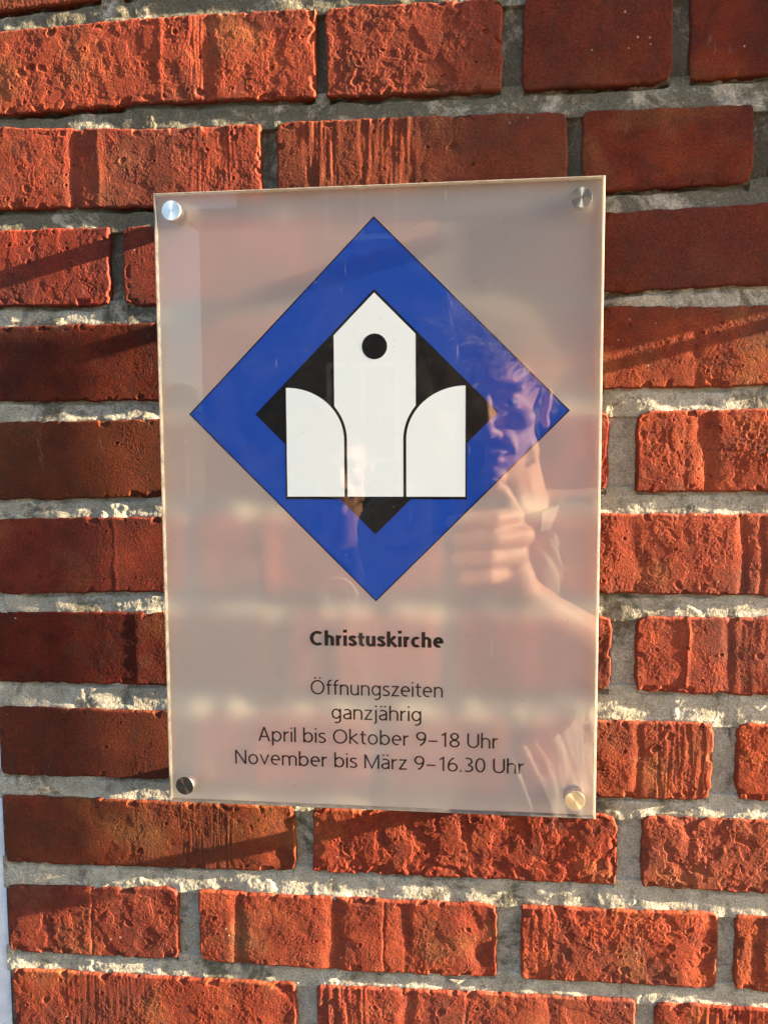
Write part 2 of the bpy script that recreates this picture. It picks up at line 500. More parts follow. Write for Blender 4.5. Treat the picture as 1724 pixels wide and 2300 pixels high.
OUT = []       # brick outlines for the mortar
seed = 100
for r in range(12):
    yt = lambda x, r=r: line(r, 0, x)
    yb = lambda x, r=r: line(r, 1, x)
    lst = list(BR[r])
    for (x0, x1, rough, proud, tint, ex) in lst:
        seed += 7
        x0 = max(x0, -290)
        OUT.append((x0, x1, r))
        vis = x0 < 275 and r <= 11
        behind = (r in (3, 4, 5, 6, 7, 8)) and x0 > -150 and x1 < 140
        make_brick(r, x0, x1, yt, yb, rough, proud, tint, ex, seed, 0.75 if (vis and not behind) else 1.7)
    x = lst[-1][1] + 12
    k = r % 2
    while x < 1020:
        x1 = min(x + (225 if k else 110), 1020); k ^= 1
        seed += 7
        OUT.append((x, x1, r))
        make_brick(r, x, x1, yt, yb, .7, .4, rng.uniform(.8, 1.05), dict(P=3, T=.3), seed, 4.0)
        x = x1 + 12
# courses above and below the picture
extra = {}
for q in range(1, 6):
    extra[-q] = 404 + 71.5 * q
for q in range(1, 5):
    extra[11 + q] = -356 - 71.3 * q
for r, top in extra.items():
    x = -290; k = r % 2
    while x < 1020:
        x1 = min(x + (225 if k else 112), 1020); k ^= 1
        seed += 7
        OUT.append((x, x1, r))
        ft = lambda xx, top=top: np.full(np.shape(xx), float(top))
        fb = lambda xx, top=top: np.full(np.shape(xx), float(top) - 55)
        make_brick(r, x, x1, ft, fb, .7, .4, rng.uniform(.8, 1.05), dict(P=3, T=.3), seed, 4.0)
        x = x1 + 12

# mortar: a struck, weathered surface in all the joints
def mortar_patch(X0, X1, Y0, Y1, step):
    xs = np.arange(X0, X1 + step * .5, step); ys = np.arange(Y0, Y1 + step * .5, step)
    X, Y = np.meshgrid(xs, ys)
    D = np.full(X.shape, -1e9)      # depth inside nearest brick (mm), negative = in the joint
    inside = np.full(X.shape, -50.0)
    perp = np.zeros(X.shape)
    under = np.full(X.shape, 99.0)
    for (a, b, r) in OUT:
        if r in ROWS: t = line(r, 0, X); bt_ = line(r, 1, X)
        else: t = extra[r]; bt_ = extra[r] - 55
        d = np.minimum(np.minimum(X - a, b - X), np.minimum(t - Y, Y - bt_))
        inside = np.maximum(inside, d)
        under = np.minimum(under, np.where((X > a + 1.5) & (X < b - 1.5) & (Y < bt_ + .5), bt_ - Y, 99.0))
        perp = np.maximum(perp, ((Y < t - 4) & (Y > bt_ + 4) & (np.minimum(np.abs(X - a), np.abs(X - b)) < 16)).astype(float))
    edge = np.clip(-inside, 0, 9)   # distance from the nearest brick
    up = smooth(100, 190, Y)        # deeper, older joints high up
    low = smooth(-150, -230, -Y * -1)
    rec = 2.0 + 0.2 * up + (2.2 + 1.6 * up) * perp
    h = -rec + 0.95 * fbm(X, Y * 1.5, 38, 3, 900) + 0.16 * fbm(X, Y, 13, 3, 910, .5) * (1 + .8 * up) + 0.09 * fbm(X, Y, 2.6, 2, 920)
    # lime squeezed up against the arrises, mostly along the top of each course
    lip = smooth(-.1, .35, fbm(X, Y, 26, 2, 930)) * np.exp(-((edge - 1.0) / 1.6) ** 2)
    h = h + 0.45 * lip
    # shrinkage gap right under the bricks of the course above
    h = h - 6.5 * (.45 + .55 * up) * np.clip(1.3 - np.abs(under - 0.9) / (1.9 + 1.3 * fbm(X, Y, 18, 2, 960)), 0, 1) * (.4 + .6 * smooth(-.3, .2, fbm(X, Y, 33, 2, 970)))
    # lumps of spilled mortar
    lump = smooth(0.42, 0.66, fbm(X, Y, 30, 3, 940))
    h = h + lump * (0.7 + 0.2 * fbm(X, Y, 6, 2, 950))
    h = np.minimum(h, 0.4)
    P = np.stack([X / 1000, -h / 1000 + DW, Y / 1000 + H], -1).reshape(-1, 3)
    ny, nx = X.shape
    jj, ii = np.meshgrid(np.arange(ny - 1), np.arange(nx - 1), indexing='ij')
    a = (jj * nx + ii).ravel()
    q = np.stack([a, a + 1, a + nx + 1, a + nx], 1)
    keep = (inside.ravel()[q] < 4.0).any(axis=1)
    q = q[keep]
    used = np.unique(q); remap = np.full(len(P), -1); remap[used] = np.arange(len(used))
    P = P[used] - np.array(wall.location)
    me = make_mesh('mortar', P, remap[q])
    me.materials.append(M_MORTAR)
    o = bpy.data.objects.new('mortar', me); COL.objects.link(o); o.parent = wall
    return o
mortar_patch(-292, 284, -418, 362, 0.9)
mortar_patch(284, 1020, -700, 830, 4)
mortar_patch(-292, 284, 362, 830, 4)
mortar_patch(-292, 284, -700, -418, 4)

def box(V, F, x0, x1, y0, y1, z0, z1):
    n = len(V)
    V += [W(x0, y0, z0), W(x1, y0, z0), W(x1, y1, z0), W(x0, y1, z0), W(x0, y0, z1), W(x1, y0, z1), W(x1, y1, z1), W(x0, y1, z1)]
    F += [tuple(n + i for i in f) for f in ((0, 3, 2, 1), (4, 5, 6, 7), (0, 1, 5, 4), (1, 2, 6, 5), (2, 3, 7, 6), (3, 0, 4, 7))]

M_CORE = simple('brick_backing', (0.30, 0.085, 0.05), 0.9, var=.3, scale=12)
V = []; F = []
box(V, F, -0.289, 1.02, -H, 2.6, -0.30, -DW - 0.012)
part('wall_core', V, F, M_CORE, wall)

# the white rendered wall the brickwork butts against on the left
M_WHITE = simple('white_render', (0.62, 0.66, 0.74), 0.85, var=.12, scale=60, bump=.0006, bscale=300)
pw = thing('plaster_wall', W(-0.9, -H, -DW), 'white rendered wall strip at the far left edge where the brickwork ends', 'wall')
xs = np.linspace(-1.6, -0.2905, 60); ys = np.linspace(-H, 2.6, 160)
Xp, Yp = np.meshgrid(xs, ys)
hp = -2.6 + .6 * fbm(Xp * 1000, Yp * 1000, 60, 3, 77)
Vp = [tuple(W(a, b, -DW + c / 1000)) for a, b, c in zip(Xp.ravel(), Yp.ravel(), hp.ravel())]
nxp = len(xs)
Fp = [(j * nxp + i, j * nxp + i + 1, (j + 1) * nxp + i + 1, (j + 1) * nxp + i) for j in range(len(ys) - 1) for i in range(nxp - 1)]
part('rendered_face', Vp, Fp, M_WHITE, pw)
V = []; F = []
box(V, F, -1.6, -0.2905, -H, 2.6, -0.30, -DW - 0.008)
part('wall_core', V, F, M_WHITE, pw)

# ------------------------------------------------------------------ THE SIGN
sign = thing('information_sign', W(0, -0.2105, -DW), 'frosted acrylic sign with blue diamond emblem and opening hours on four metal standoffs', 'sign')
SW, SH, ST = 0.1480, 0.2105, 0.0044

# clear glossy front: thin-sheet gloss (Schlick) over a straight view through
M_ACR, nt, out = new_mat('clear_acrylic')
g = N(nt, 'ShaderNodeNewGeometry')
dot = N(nt, 'ShaderNodeVectorMath', operation='DOT_PRODUCT'); L(nt, g.outputs['Incoming'], dot.inputs[0]); L(nt, g.outputs['Normal'], dot.inputs[1])
ab = N(nt, 'ShaderNodeMath', operation='ABSOLUTE'); L(nt, dot.outputs['Value'], ab.inputs[0])
om = N(nt, 'ShaderNodeMath', operation='SUBTRACT'); om.inputs[0].default_value = 1.0; L(nt, ab.outputs[0], om.inputs[1])
pw5 = N(nt, 'ShaderNodeMath', operation='POWER'); L(nt, om.outputs[0], pw5.inputs[0]); pw5.inputs[1].default_value = 5.0
fr = N(nt, 'ShaderNodeMath', operation='MULTIPLY_ADD'); L(nt, pw5.outputs[0], fr.inputs[0]); fr.inputs[1].default_value = 0.955; fr.inputs[2].default_value = 0.045
gl = N(nt, 'ShaderNodeBsdfGlossy'); gl.inputs['Roughness'].default_value = 0.0
tr = N(nt, 'ShaderNodeBsdfTransparent'); tr.inputs['Color'].default_value = (0.97, 0.97, 0.96, 1)
ms = N(nt, 'ShaderNodeMixShader'); L(nt, fr.outputs[0], ms.inputs[0]); L(nt, tr.outputs[0], ms.inputs[1]); L(nt, gl.outputs[0], ms.inputs[2])
# dust and fine scratches on the surface
geo = g.outputs['Position']
v = N(nt, 'ShaderNodeTexVoronoi'); v.inputs['Scale'].default_value = 210; L(nt, geo, v.inputs['Vector'])
n5 = noise(nt, geo, 30, 3)
sp = ramp(nt, v.outputs['Distance'], [(0.03, 1.0), (0.09, 0.0)])
smk = ramp(nt, v.outputs['Color'], [(0.74, 0.0), (1.0, 0.7)])
mm0 = N(nt, 'ShaderNodeMath', operation='MULTIPLY'); L(nt, sp.outputs[0], mm0.inputs[0]); L(nt, smk.outputs[0], mm0.inputs[1])
ns = noise(nt, geo, 22, 6, 0.7, 1.5); rs = ramp(nt, ns.outputs[0], [(0.45, 0.0), (0.75, 0.018)])
mpg = N(nt, 'ShaderNodeMapping'); mpg.inputs['Scale'].default_value = (1.0, 1.0, 0.06); mpg.inputs['Rotation'].default_value = (0, 0.5, 0); L(nt, geo, mpg.inputs['Vector'])
nc = noise(nt, mpg.outputs[0], 420, 2, 0.5); rc = ramp(nt, nc.outputs[0], [(0.72, 0.0), (0.77, 0.16)])
sm1 = N(nt, 'ShaderNodeMath', operation='MAXIMUM'); L(nt, rs.outputs[0], sm1.inputs[0]); L(nt, rc.outputs[0], sm1.inputs[1])
mm = N(nt, 'ShaderNodeMath', operation='MAXIMUM'); L(nt, mm0.outputs[0], mm.inputs[0]); L(nt, sm1.outputs[0], mm.inputs[1])
df = N(nt, 'ShaderNodeBsdfDiffuse'); df.inputs['Color'].default_value = (0.7, 0.66, 0.6, 1)
ms2 = N(nt, 'ShaderNodeMixShader'); L(nt, mm.outputs[0], ms2.inputs[0]); L(nt, ms.outputs[0], ms2.inputs[1]); L(nt, df.outputs[0], ms2.inputs[2])
L(nt, ms2.outputs[0], out.inputs['Surface'])

M_CLEAR, nt, out = new_mat('acrylic_interior')
tr = N(nt, 'ShaderNodeBsdfTransparent'); L(nt, tr.outputs[0], out.inputs['Surface'])

e = 0.0009
V = []; F = []
box(V, F, -SW + e, SW - e, -SH + e, SH - e, -ST, 0)
sheet = part('acrylic_sheet', V, F, M_ACR, sign)
sheet.data.materials.append(M_CLEAR)
for pgn in sheet.data.polygons:
    pgn.material_index = 0 if pgn.normal.y < -0.9 else 1

# sawn edge of the sheet: pale, translucent, slightly bevelled rim
M_EDGE, nt, out = new_mat('sawn_acrylic_edge')
d1 = N(nt, 'ShaderNodeBsdfDiffuse'); g = N(nt, 'ShaderNodeNewGeometry'); ne = noise(nt, g.outputs['Position'], 130, 5, 0.7)
re_ = ramp(nt, ne.outputs[0], [(0.35, (0.20, 0.195, 0.19)), (0.65, (0.48, 0.46, 0.44))]); L(nt, re_.outputs[0], d1.inputs['Color'])
t1 = N(nt, 'ShaderNodeBsdfTranslucent'); t1.inputs['Color'].default_value = (0.42, 0.38, 0.34, 1)
m1 = N(nt, 'ShaderNodeMixShader'); m1.inputs[0].default_value = 0.55
L(nt, d1.outputs[0], m1.inputs[1]); L(nt, t1.outputs[0], m1.inputs[2]); L(nt, m1.outputs[0], out.inputs['Surface'])
V = []; F = []
prof = [(0, -0.0008), (0.0005, 0.0000), (e, 0.0), (e, -ST - 0.0006), (0, -ST - 0.0006)]     # inset, z
cs = [(-1, -1), (1, -1), (1, 1), (-1, 1)]
for (ins, z) in prof:
    for (sx, sy) in cs:
        V.append(W(sx * (SW - ins), sy * (SH - ins), z))
for k in range(5):
    k2 = (k + 1) % 5
    for c in range(4):
        c2 = (c + 1) % 4
        F.append((k * 4 + c, k * 4 + c2, k2 * 4 + c2, k2 * 4 + c))
part('sheet_edge', V, F, M_EDGE, sign)

# frosted film on the back: scatters the view of the wall behind it
M_FILM, nt, out = new_mat('frosted_film')
rf = N(nt, 'ShaderNodeBsdfRefraction'); rf.inputs['IOR'].default_value = 1.6; rf.inputs['Roughness'].default_value = 0.88
rf.inputs['Color'].default_value = (1, 0.99, 0.97, 1)
tl = N(nt, 'ShaderNodeBsdfTranslucent'); tl.inputs['Color'].default_value = (1.0, 0.98, 0.95, 1)
df = N(nt, 'ShaderNodeBsdfDiffuse'); df.inputs['Color'].default_value = (0.95, 0.92, 0.92, 1)
g = N(nt, 'ShaderNodeNewGeometry')
nf = noise(nt, g.outputs['Position'], 2200, 2)
a1 = N(nt, 'ShaderNodeMixShader'); a1.inputs[0].default_value = 0.30
L(nt, rf.outputs[0], a1.inputs[1]); L(nt, tl.outputs[0], a1.inputs[2])
r5 = ramp(nt, nf.outputs[0], [(0.3, 0.28), (0.7, 0.35)])
a2 = N(nt, 'ShaderNodeMixShader'); L(nt, r5.outputs[0], a2.inputs[0])
L(nt, a1.outputs[0], a2.inputs[1]); L(nt, df.outputs[0], a2.inputs[2]); L(nt, a2.outputs[0], out.inputs['Surface'])
zf = -ST - 0.0004
me = make_mesh('frosted_film', [tuple(W(x, y, zf) - sign.location) for x, y in ((-SW + .0008, -SH + .0008), (SW - .0008, -SH + .0008), (SW - .0008, SH - .0008), (-SW + .0008, SH - .0008))], [(0, 1, 2, 3)])
film = link('frosted_film', me, M_FILM); film.parent = sign

# printed layers between film and sheet
M_BLUE = simple('blue_print', (0.012, 0.066, 0.42), 0.6, spec=.1)
M_BLACK = simple('black_print', (0.006, 0.006, 0.007), 0.6, spec=.1)
M_WPRINT = simple('white_print', (0.82, 0.92, 0.96), 0.7, spec=.1)
def print_shape(name, pts, mat, level, parent=sign):
    z1 = zf + 0.00003 + level * 0.00005; z0 = z1 - 0.00003
    n = len(pts)
    V = [W(x / 1000, y / 1000, z1) for x, y in pts] + [W(x / 1000, y / 1000, z0) for x, y in pts]
    F = [tuple(range(n)), tuple(reversed(range(n, 2 * n)))] + [(i, n + i, n + (i + 1) % n, (i + 1) % n) for i in range(n)]
    return part(name, V, F, mat, parent)
def diamond(cy, r): return [(0, cy - r), (r, cy), (0, cy + r), (-r, cy)]
bd = print_shape('diamond_outline', diamond(63.3, 128.4), M_BLACK, 0)
print_shape('blue_diamond', diamond(63.3, 127.2), M_BLUE, 1)
print_shape('black_diamond', diamond(62.8, 81.8), M_BLACK, 2)
print_shape('church_outline', [(-61.4, 4.9), (61.4, 4.9), (61.4, 81.0), (-61.4, 81.0)], M_BLACK, 3)
def arc(cx, cy, rx, ry, a0, a1, n=20):
    return [(cx + rx * math.cos(math.radians(a0 + (a1 - a0) * i / n)), cy + ry * math.sin(math.radians(a0 + (a1 - a0) * i / n))) for i in range(n + 1)]
print_shape('church_wing', [(-60.4, 6.7), (-21.0, 6.7)] + arc(-60.4, 45.0, 39.4, 35.4, 0, 90), M_WPRINT, 4)
print_shape('church_wing', [(21.0, 6.7), (60.4, 6.7)] + list(reversed(arc(60.4, 45.0, 39.4, 35.4, 180, 90))), M_WPRINT, 4)
# tower with shoulders that follow the outer curve of the wings
ce = [p for p in arc(-60.4, 45.0, 41.4, 37.4, 0, 90) if p[0] >= -27.4]
Lc = [(-27.4, ce[-1][1] + 0.6)] + list(reversed(ce))
tower = [(0, 142.3), (-27.4, 114.8)] + Lc + [(-19.0, 6.7), (19.0, 6.7)] + [(-a, b) for a, b in reversed(Lc)] + [(27.4, 114.8)]
print_shape('church_tower', tower, M_WPRINT, 4)
print_shape('church_window', arc(0, 107.0, 8.5, 8.5, 0, 351, 39), M_BLACK, 5)

M_TEXT = simple('dark_lettering', (0.016, 0.012, 0.011), 0.6, spec=.1)
# a light humanist sans drawn as strokes (cap height 1)
def glyph(ch, w):
    h = w / 2; xh = 0.73; S = []
    def A(cx, cy, rx, ry, a0, a1, n=18):
        return [(cx + rx * math.cos(math.radians(a0 + (a1 - a0) * i / n)), cy + ry * math.sin(math.radians(a0 + (a1 - a0) * i / n))) for i in range(n + 1)]
    def bowl(cx, rx, base=0.0, top=xh):
        return A(cx, (base + top) / 2, rx, (top - base) / 2 - h + .01, 0, 360, 36)
    def arch(a, b, top=xh):
        return A((a + b) / 2, top - .25, (b - a) / 2, .26 - h, 180, 0) + [(b, 0)]
    def dots(cx, y, sp=.11): 
        for s in (-1, 1): S.append([(cx + s * sp - h * 1.1, y), (cx + s * sp + h * 1.1, y)])
    R = .255 + h * .3
    if ch == 'C': S.append(A(.40, .5, .40 - h, .51 - h, 52, 308, 30)); wd = .68
    elif ch == 'O' or ch == 'Ö':
        S.append(A(.40, .5, .40 - h, .51 - h, 0, 360, 44)); wd = .80
        if ch == 'Ö': dots(.40, 1.15, .14)
    elif ch == 'A': S += [[(h * .9, 0), (.33, 1)], [(.33, 1), (.66 - h * .9, 0)], [(.13, .33), (.53, .33)]]; wd = .66
    elif ch == 'N': S += [[(h, 0), (h, 1)], [(h * 1.2, .97), (.64 - h * 1.2, .03)], [(.64 - h, 0), (.64 - h, 1)]]; wd = .64
    elif ch == 'M': S += [[(h, 0), (h, 1)], [(h * 1.2, .97), (.41, .05), (.82 - h * 1.2, .97)], [(.82 - h, 0), (.82 - h, 1)]]; wd = .82
    elif ch == 'U': S.append([(h, 1), (h, .34)] + A(.315, .34, .315 - h, .35 - h, 180, 360) + [(.63 - h, 1)]); wd = .63
    elif ch in 'aä':
        b = .46 - h
        S.append([(.07, xh - h * 1.6)] + A(.225, xh - .22, b - .225, .23 - h, 105, 0, 14) + [(b, 0)])
        S.append([(b, .42), (.28, .41)] + A(.215, .205, .215 - h, .215 - h, 75, 290, 20) + [(b, .14)])
        wd = .46
        if ch == 'ä': dots(.24, .97)
    elif ch in 'bp':
        S.append([(h, 0), (h, 1.06)] if ch == 'b' else [(h, -.30), (h, xh)])
        c = .275; S.append(A(c, xh / 2, .27 + h * .2 - h, xh / 2 + .01 - h, 152, -152, 30)); wd = .55
    elif ch == 'c': S.append(A(.28, xh / 2, .28 - h, xh / 2 + .01 - h, 55, 305, 26)); wd = .45
    elif ch == 'e':
        S.append([(h, .385), (.52 - h, .385)] + A(.265, .37, .265 - h, .37 - h, 4, 298, 30)); wd = .52
    elif ch == 'f':
        S.append([(.13, 0), (.13, .84)] + A(.30, .84, .17, .22 - h, 180, 85, 10)); S.append([(0, xh - h), (.31, xh - h)]); wd = .29
    elif ch == 'g':
        b = .53 - h; c = .26
        S.append(A(c, xh / 2 + .01, c - h, xh / 2 - h, 28, 332, 30))
        S.append([(b, xh), (b, -.04)] + A(.27, -.05, b - .27, .25 - h, 0, -115, 16)); wd = .53
    elif ch in 'hn':
        b = .50 - h; S.append([(h, 0), (h, 1.06 if ch == 'h' else xh)]); S.append(arch(h, b)); wd = .50
    elif ch == 'm':
        S.append([(h, 0), (h, xh)]); S.append(arch(h, .42)); S.append(arch(.42, .84 - h)); wd = .84
    elif ch == 'u':
        b = .50 - h; S.append([(b, xh), (b, 0)]); S.append([(h, xh)] + A((h + b) / 2, .25, (b - h) / 2, .26 - h, 180, 360)); wd = .50
    elif ch == 'r': S.append([(h, 0), (h, xh)]); S.append(A(.29, .42, .29 - h, .31 - h, 180, 88, 12)); wd = .30
    elif ch == 'i': S.append([(h, 0), (h, xh)]); S.append([(h, .92), (h, .92 + w * 1.1)]); wd = w
    elif ch == 'j': S.append([(.10, xh), (.10, -.08)] + A(-.03, -.10, .13, .18 - h, 0, -80, 10)); S.append([(.10, .92), (.10, .92 + w * 1.1)]); wd = .10 + h
    elif ch == 'l': S.append([(h, 0), (h, 1.06)]); wd = w
    elif ch == 'k': S += [[(h, 0), (h, 1.06)], [(.44, xh), (h * 1.6, .40)], [(h * 1.8, .42), (.49, 0)]]; wd = .49
    elif ch == 's':
        S.append([(.37, xh - h * 1.7)] + A(.22, xh - .19, .19 - h * .6, .20 - h, 75, 215, 14) + [(.24, .37)] + A(.19, .19, .21 - h * .6, .20 - h, 38, -112, 16) + [(.02, h * 1.9)]); wd = .40
    elif ch == 't': S.append([(.14, .93), (.14, .19)] + A(.29, .19, .15, .20 - h, 180, 280, 10)); S.append([(0, xh - h), (.33, xh - h)]); wd = .32
    elif ch == 'v': S.append([(h * .6, xh), (.255, h), (.51 - h * .6, xh)]); wd = .51
    elif ch == 'z': S.append([(.02, xh - h), (.40 - h * .5, xh - h), (.02 + h * .6, h), (.42, h)]); wd = .43
    elif ch == 'o': S.append(bowl(.28, .28 - h)); wd = .56
    elif ch == '9':
        S.append(A(.275, .70, .275 - h, .31 - h, 0, 360, 32)); S.append(A(.12, .66, .43 - h, .66 - h, 5, -78, 16)); wd = .55
    elif ch == '6':
        S.append(A(.275, .30, .275 - h, .31 - h, 0, 360, 32)); S.append(A(.43, .34, .43 - h, .66 - h, 185, 102, 16)); wd = .55
    elif ch == '8': S.append(A(.275, .75, .235 - h, .26 - h, 0, 360, 30)); S.append(A(.275, .26, .275 - h, .27 - h, 0, 360, 32)); wd = .55
    elif ch == '1': S.append([(.10, .80), (.30, .95), (.30, 0)]); wd = .42
    elif ch == '3': S.append(A(.22, .75, .25 - h, .26 - h, 125, -85, 18)); S.append(A(.22, .26, .29 - h, .265 - h, 90, -130, 20)); wd = .50
    elif ch == '0': S.append(A(.275, .5, .275 - h, .51 - h, 0, 360, 40)); wd = .55
    elif ch == '.': S.append([(.06, 0), (.06, w * 1.15)]); wd = .12
    elif ch == '–': S.append([(.02, .38), (.50, .38)]); wd = .52
    elif ch == ' ': wd = .20
    else: wd = .4
    return S, wd

def stroke_mesh(txt, w, gap):
    V = []; F = []; x = 0; lvl = 0
    for ch in txt:
        S, wd = glyph(ch, w)
        for P in S:
            lvl += 1
            Q = [P[0]]
            for q in P[1:]:
                if math.hypot(q[0] - Q[-1][0], q[1] - Q[-1][1]) > 1e-5: Q.append(q)
            closed = math.hypot(Q[0][0] - Q[-1][0], Q[0][1] - Q[-1][1]) < 1e-4
            if closed: Q = Q[:-1]
            n = len(Q); b = len(V)
            for i, q in enumerate(Q):
                pa = Q[i - 1] if (i > 0 or closed) else None
                pb = Q[(i + 1) % n] if (i < n - 1 or closed) else None
                ns = []
                for u, v_ in ((pa, q), (q, pb)):
                    if u is None or v_ is None: continue
                    d = (v_[0] - u[0], v_[1] - u[1]); l = math.hypot(*d); ns.append((-d[1] / l, d[0] / l))
                nx = sum(k[0] for k in ns); ny = sum(k[1] for k in ns); l = math.hypot(nx, ny) or 1
                nx /= l; ny /= l
                c = max(.45, nx * ns[0][0] + ny * ns[0][1])
                for s in (1, -1):
                    V.append((x + q[0] + s * nx * w / 2 / c, q[1] + s * ny * w / 2 / c, lvl))
            for i in range(n if closed else n - 1):
                j = (i + 1) % n
                F.append((b + 2 * i, b + 2 * i + 1, b + 2 * j + 1, b + 2 * j))
        x += wd + gap
    return V, F

def letters(txt, xl, xr, base, cap, w, gap=0.125):
    V, F = stroke_mesh(txt, w, gap)
    co = np.array(V)
    x0, x1 = co[:, 0].min(), co[:, 0].max()
    X = xl + (co[:, 0] - x0) / (x1 - x0) * (xr - xl); Y = base + co[:, 1] * cap
    V2 = [W(a / 1000, b / 1000, zf + 0.00015 + l * 1e-6) for a, b, l in zip(X, Y, co[:, 2])]
    o = part('lettering', V2, F, M_TEXT, sign)
    o['label'] = 'dark lettering reading "%s"' % txt
    return o
letters('Christuskirche', -46.2, 46.1, -96.4, 10.1, 0.190, 0.085)
letters('Öffnungszeiten', -46.1, 45.5, -131.0, 10.1, 0.098, 0.10)
letters('ganzjährig', -31.6, 30.8, -148.2, 10.1, 0.098, 0.10)
letters('April bis Oktober 9–18 Uhr', -83.9, 83.0, -165.6, 10.1, 0.098, 0.10)
letters('November bis März 9–16.30 Uhr', -100.9, 100.6, -182.7, 10.1, 0.098, 0.10)

# standoffs
def metal(name, base, rough, aniso):
    m, nt, out = new_mat(name)
    p = N(nt, 'ShaderNodeBsdfPrincipled')
    p.inputs['Base Color'].default_value = (*base, 1); p.inputs['Metallic'].default_value = 1
    p.inputs['Roughness'].default_value = rough
    if aniso:
        p.inputs['Anisotropic'].default_value = aniso
        tg = N(nt, 'ShaderNodeTangent', direction_type='RADIAL', axis='Y'); L(nt, tg.outputs[0], p.inputs['Tangent'])
        tc = N(nt, 'ShaderNodeTexCoord')
        sep = N(nt, 'ShaderNodeSeparateXYZ'); L(nt, tc.outputs['Object'], sep.inputs[0])
        ln = N(nt, 'ShaderNodeVectorMath', operation='LENGTH'); L(nt, tc.outputs['Object'], ln.inputs[0])
        w1 = N(nt, 'ShaderNodeTexNoise', noise_dimensions='1D'); L(nt, ln.outputs['Value'], w1.inputs['W']); w1.inputs['Scale'].default_value = 3500
        b = N(nt, 'ShaderNodeBump'); b.inputs['Distance'].default_value = 0.00002; L(nt, w1.outputs[0], b.inputs['Height']); L(nt, b.outputs[0], p.inputs['Normal'])
    L(nt, p.outputs[0], out.inputs['Surface'])
    return m
M_STEEL = metal('turned_steel', (0.72, 0.74, 0.74), 0.32, 0.85)
M_STEEL2 = metal('steel_side', (0.80, 0.78, 0.74), 0.22, 0)
M_STEEL_MID = metal('turned_steel_dark_reflection', (0.36, 0.38, 0.38), 0.30, 0.85)  # dark reflection of the top right cap put into the base colour
M_STEEL_WARM = metal('turned_steel_gold_reflection', (0.50, 0.44, 0.33), 0.34, 0.85)  # golden reflection of the bottom right cap put into the base colour
M_STEEL_DARK = metal('turned_steel_dark', (0.09, 0.085, 0.085), 0.35, 0.85)
def lathe(prof, n=48):
    V = []; F = []
    for (r, z) in prof:
        for i in range(n):
            a = 2 * math.pi * i / n
            V.append(Vector((r * math.cos(a), -z, r * math.sin(a))))
    for k in range(len(prof) - 1):
        for i in range(n):
            F.append((k * n + i, (k + 1) * n + i, (k + 1) * n + (i + 1) % n, k * n + (i + 1) % n))
    F.append(tuple(range(n))); F.append(tuple(reversed(range((len(prof) - 1) * n, len(prof) * n))))
    return V, F
def standoff(x, y, dark=False, fm=None):
    o = W(x, y, 0)
    V, F = lathe([(0.0062, -DW - .004), (0.0062, -ST - 0.0010)])
    post = part('standoff', [v + o for v in V], F, M_STEEL2, sign)
    V, F = lathe([(0.0067, 0.0002), (0.0067, 0.0052), (0.00655, 0.0056)])
    cap = part('cap', [v + o for v in V], F, M_STEEL2, post)
    V, F = lathe([(0.00648, 0.0056), (0.0062, 0.0061)])
    face = part('cap_face', [v + o for v in V], F, M_STEEL_DARK if dark else (fm or M_STEEL), post)
    if dark: face['label'] = 'near-black cap face of the bottom left standoff'
    return post
standoff(-0.1335, 0.1970)
standoff(0.1325, 0.1955, False, M_STEEL_MID)
standoff(-0.1343, -0.1957, True)
standoff(0.1335, -0.1955, False, M_STEEL_WARM)

# ------------------------------------------------------------------ unseen slim panel added right of the picture for its shadow
M_PANEL = simple('painted_grey_metal', (0.30, 0.31, 0.32), 0.45, var=.08)
shadow_root = thing('shadow_panel', W(0.45, 0.186, -DW), 'slim grey metal doorbell panel added out of view right of the sign to shade the bricks', 'blocker')
V = []; F = []
box(V, F, 0.40, 0.50, 0.189, 0.42, -DW - .003, -DW + 0.0195)
part('housing', V, F, M_PANEL, shadow_root)
V, F = lathe([(0.0042, -.004), (0.0042, 0.018), (0.0036, 0.0188)], 20)
part('shadow_stub', [v + W(0.455, 0.169, -DW) for v in V], F, M_PANEL, shadow_root)  # stub added so its shadow draws a thin dark band
for k in range(2):
    V, F = lathe([(0.011, 0), (0.011, 0.003), (0.010, 0.004)], 24)
    part('blocker_disc', [v + W(0.45, 0.25 + .06 * k, -DW + 0.0195) for v in V], F, M_STEEL2, shadow_root)
V = []; F = []
box(V, F, 0.415, 0.485, 0.355, 0.395, -DW + .0195, -DW + 0.021)
part('blocker_plate', V, F, M_BLACK, shadow_root)
# ------------------------------------------------------------------ PEOPLE (seen as reflections in the acrylic)
def skin_material():
    m, nt, out = new_mat('skin')
    p = N(nt, 'ShaderNodeBsdfPrincipled'); g = N(nt, 'ShaderNodeNewGeometry')
    n = noise(nt, g.outputs['Position'], 45, 4)
    r = ramp(nt, n.outputs[0], [(0.3, (0.52, 0.30, 0.21)), (0.7, (0.66, 0.42, 0.31))])
    L(nt, r.outputs[0], p.inputs['Base Color']); p.inputs['Roughness'].default_value = 0.5
    p.inputs['Subsurface Weight'].default_value = 0.12; p.inputs['Subsurface Scale'].default_value = 0.01
    n2 = noise(nt, g.outputs['Position'], 350, 4)
    b = N(nt, 'ShaderNodeBump'); b.inputs['Distance'].default_value = 0.0006; L(nt, n2.outputs[0], b.inputs['Height']); L(nt, b.outputs[0], p.inputs['Normal'])
    L(nt, p.outputs[0], out.inputs['Surface'])
    return m
M_SKIN = skin_material()
M_SKIN2 = simple('dimmed_skin', (0.26, 0.14, 0.095), 0.55, var=.12, scale=45)  # skin colour darkened to keep the sunlit face faint in the reflection
M_HAIR = simple('grey_blond_hair', (0.66, 0.59, 0.47), 0.6, var=.45, scale=220)
M_HAIR2 = simple('dark_hair', (0.06, 0.045, 0.03), 0.55)
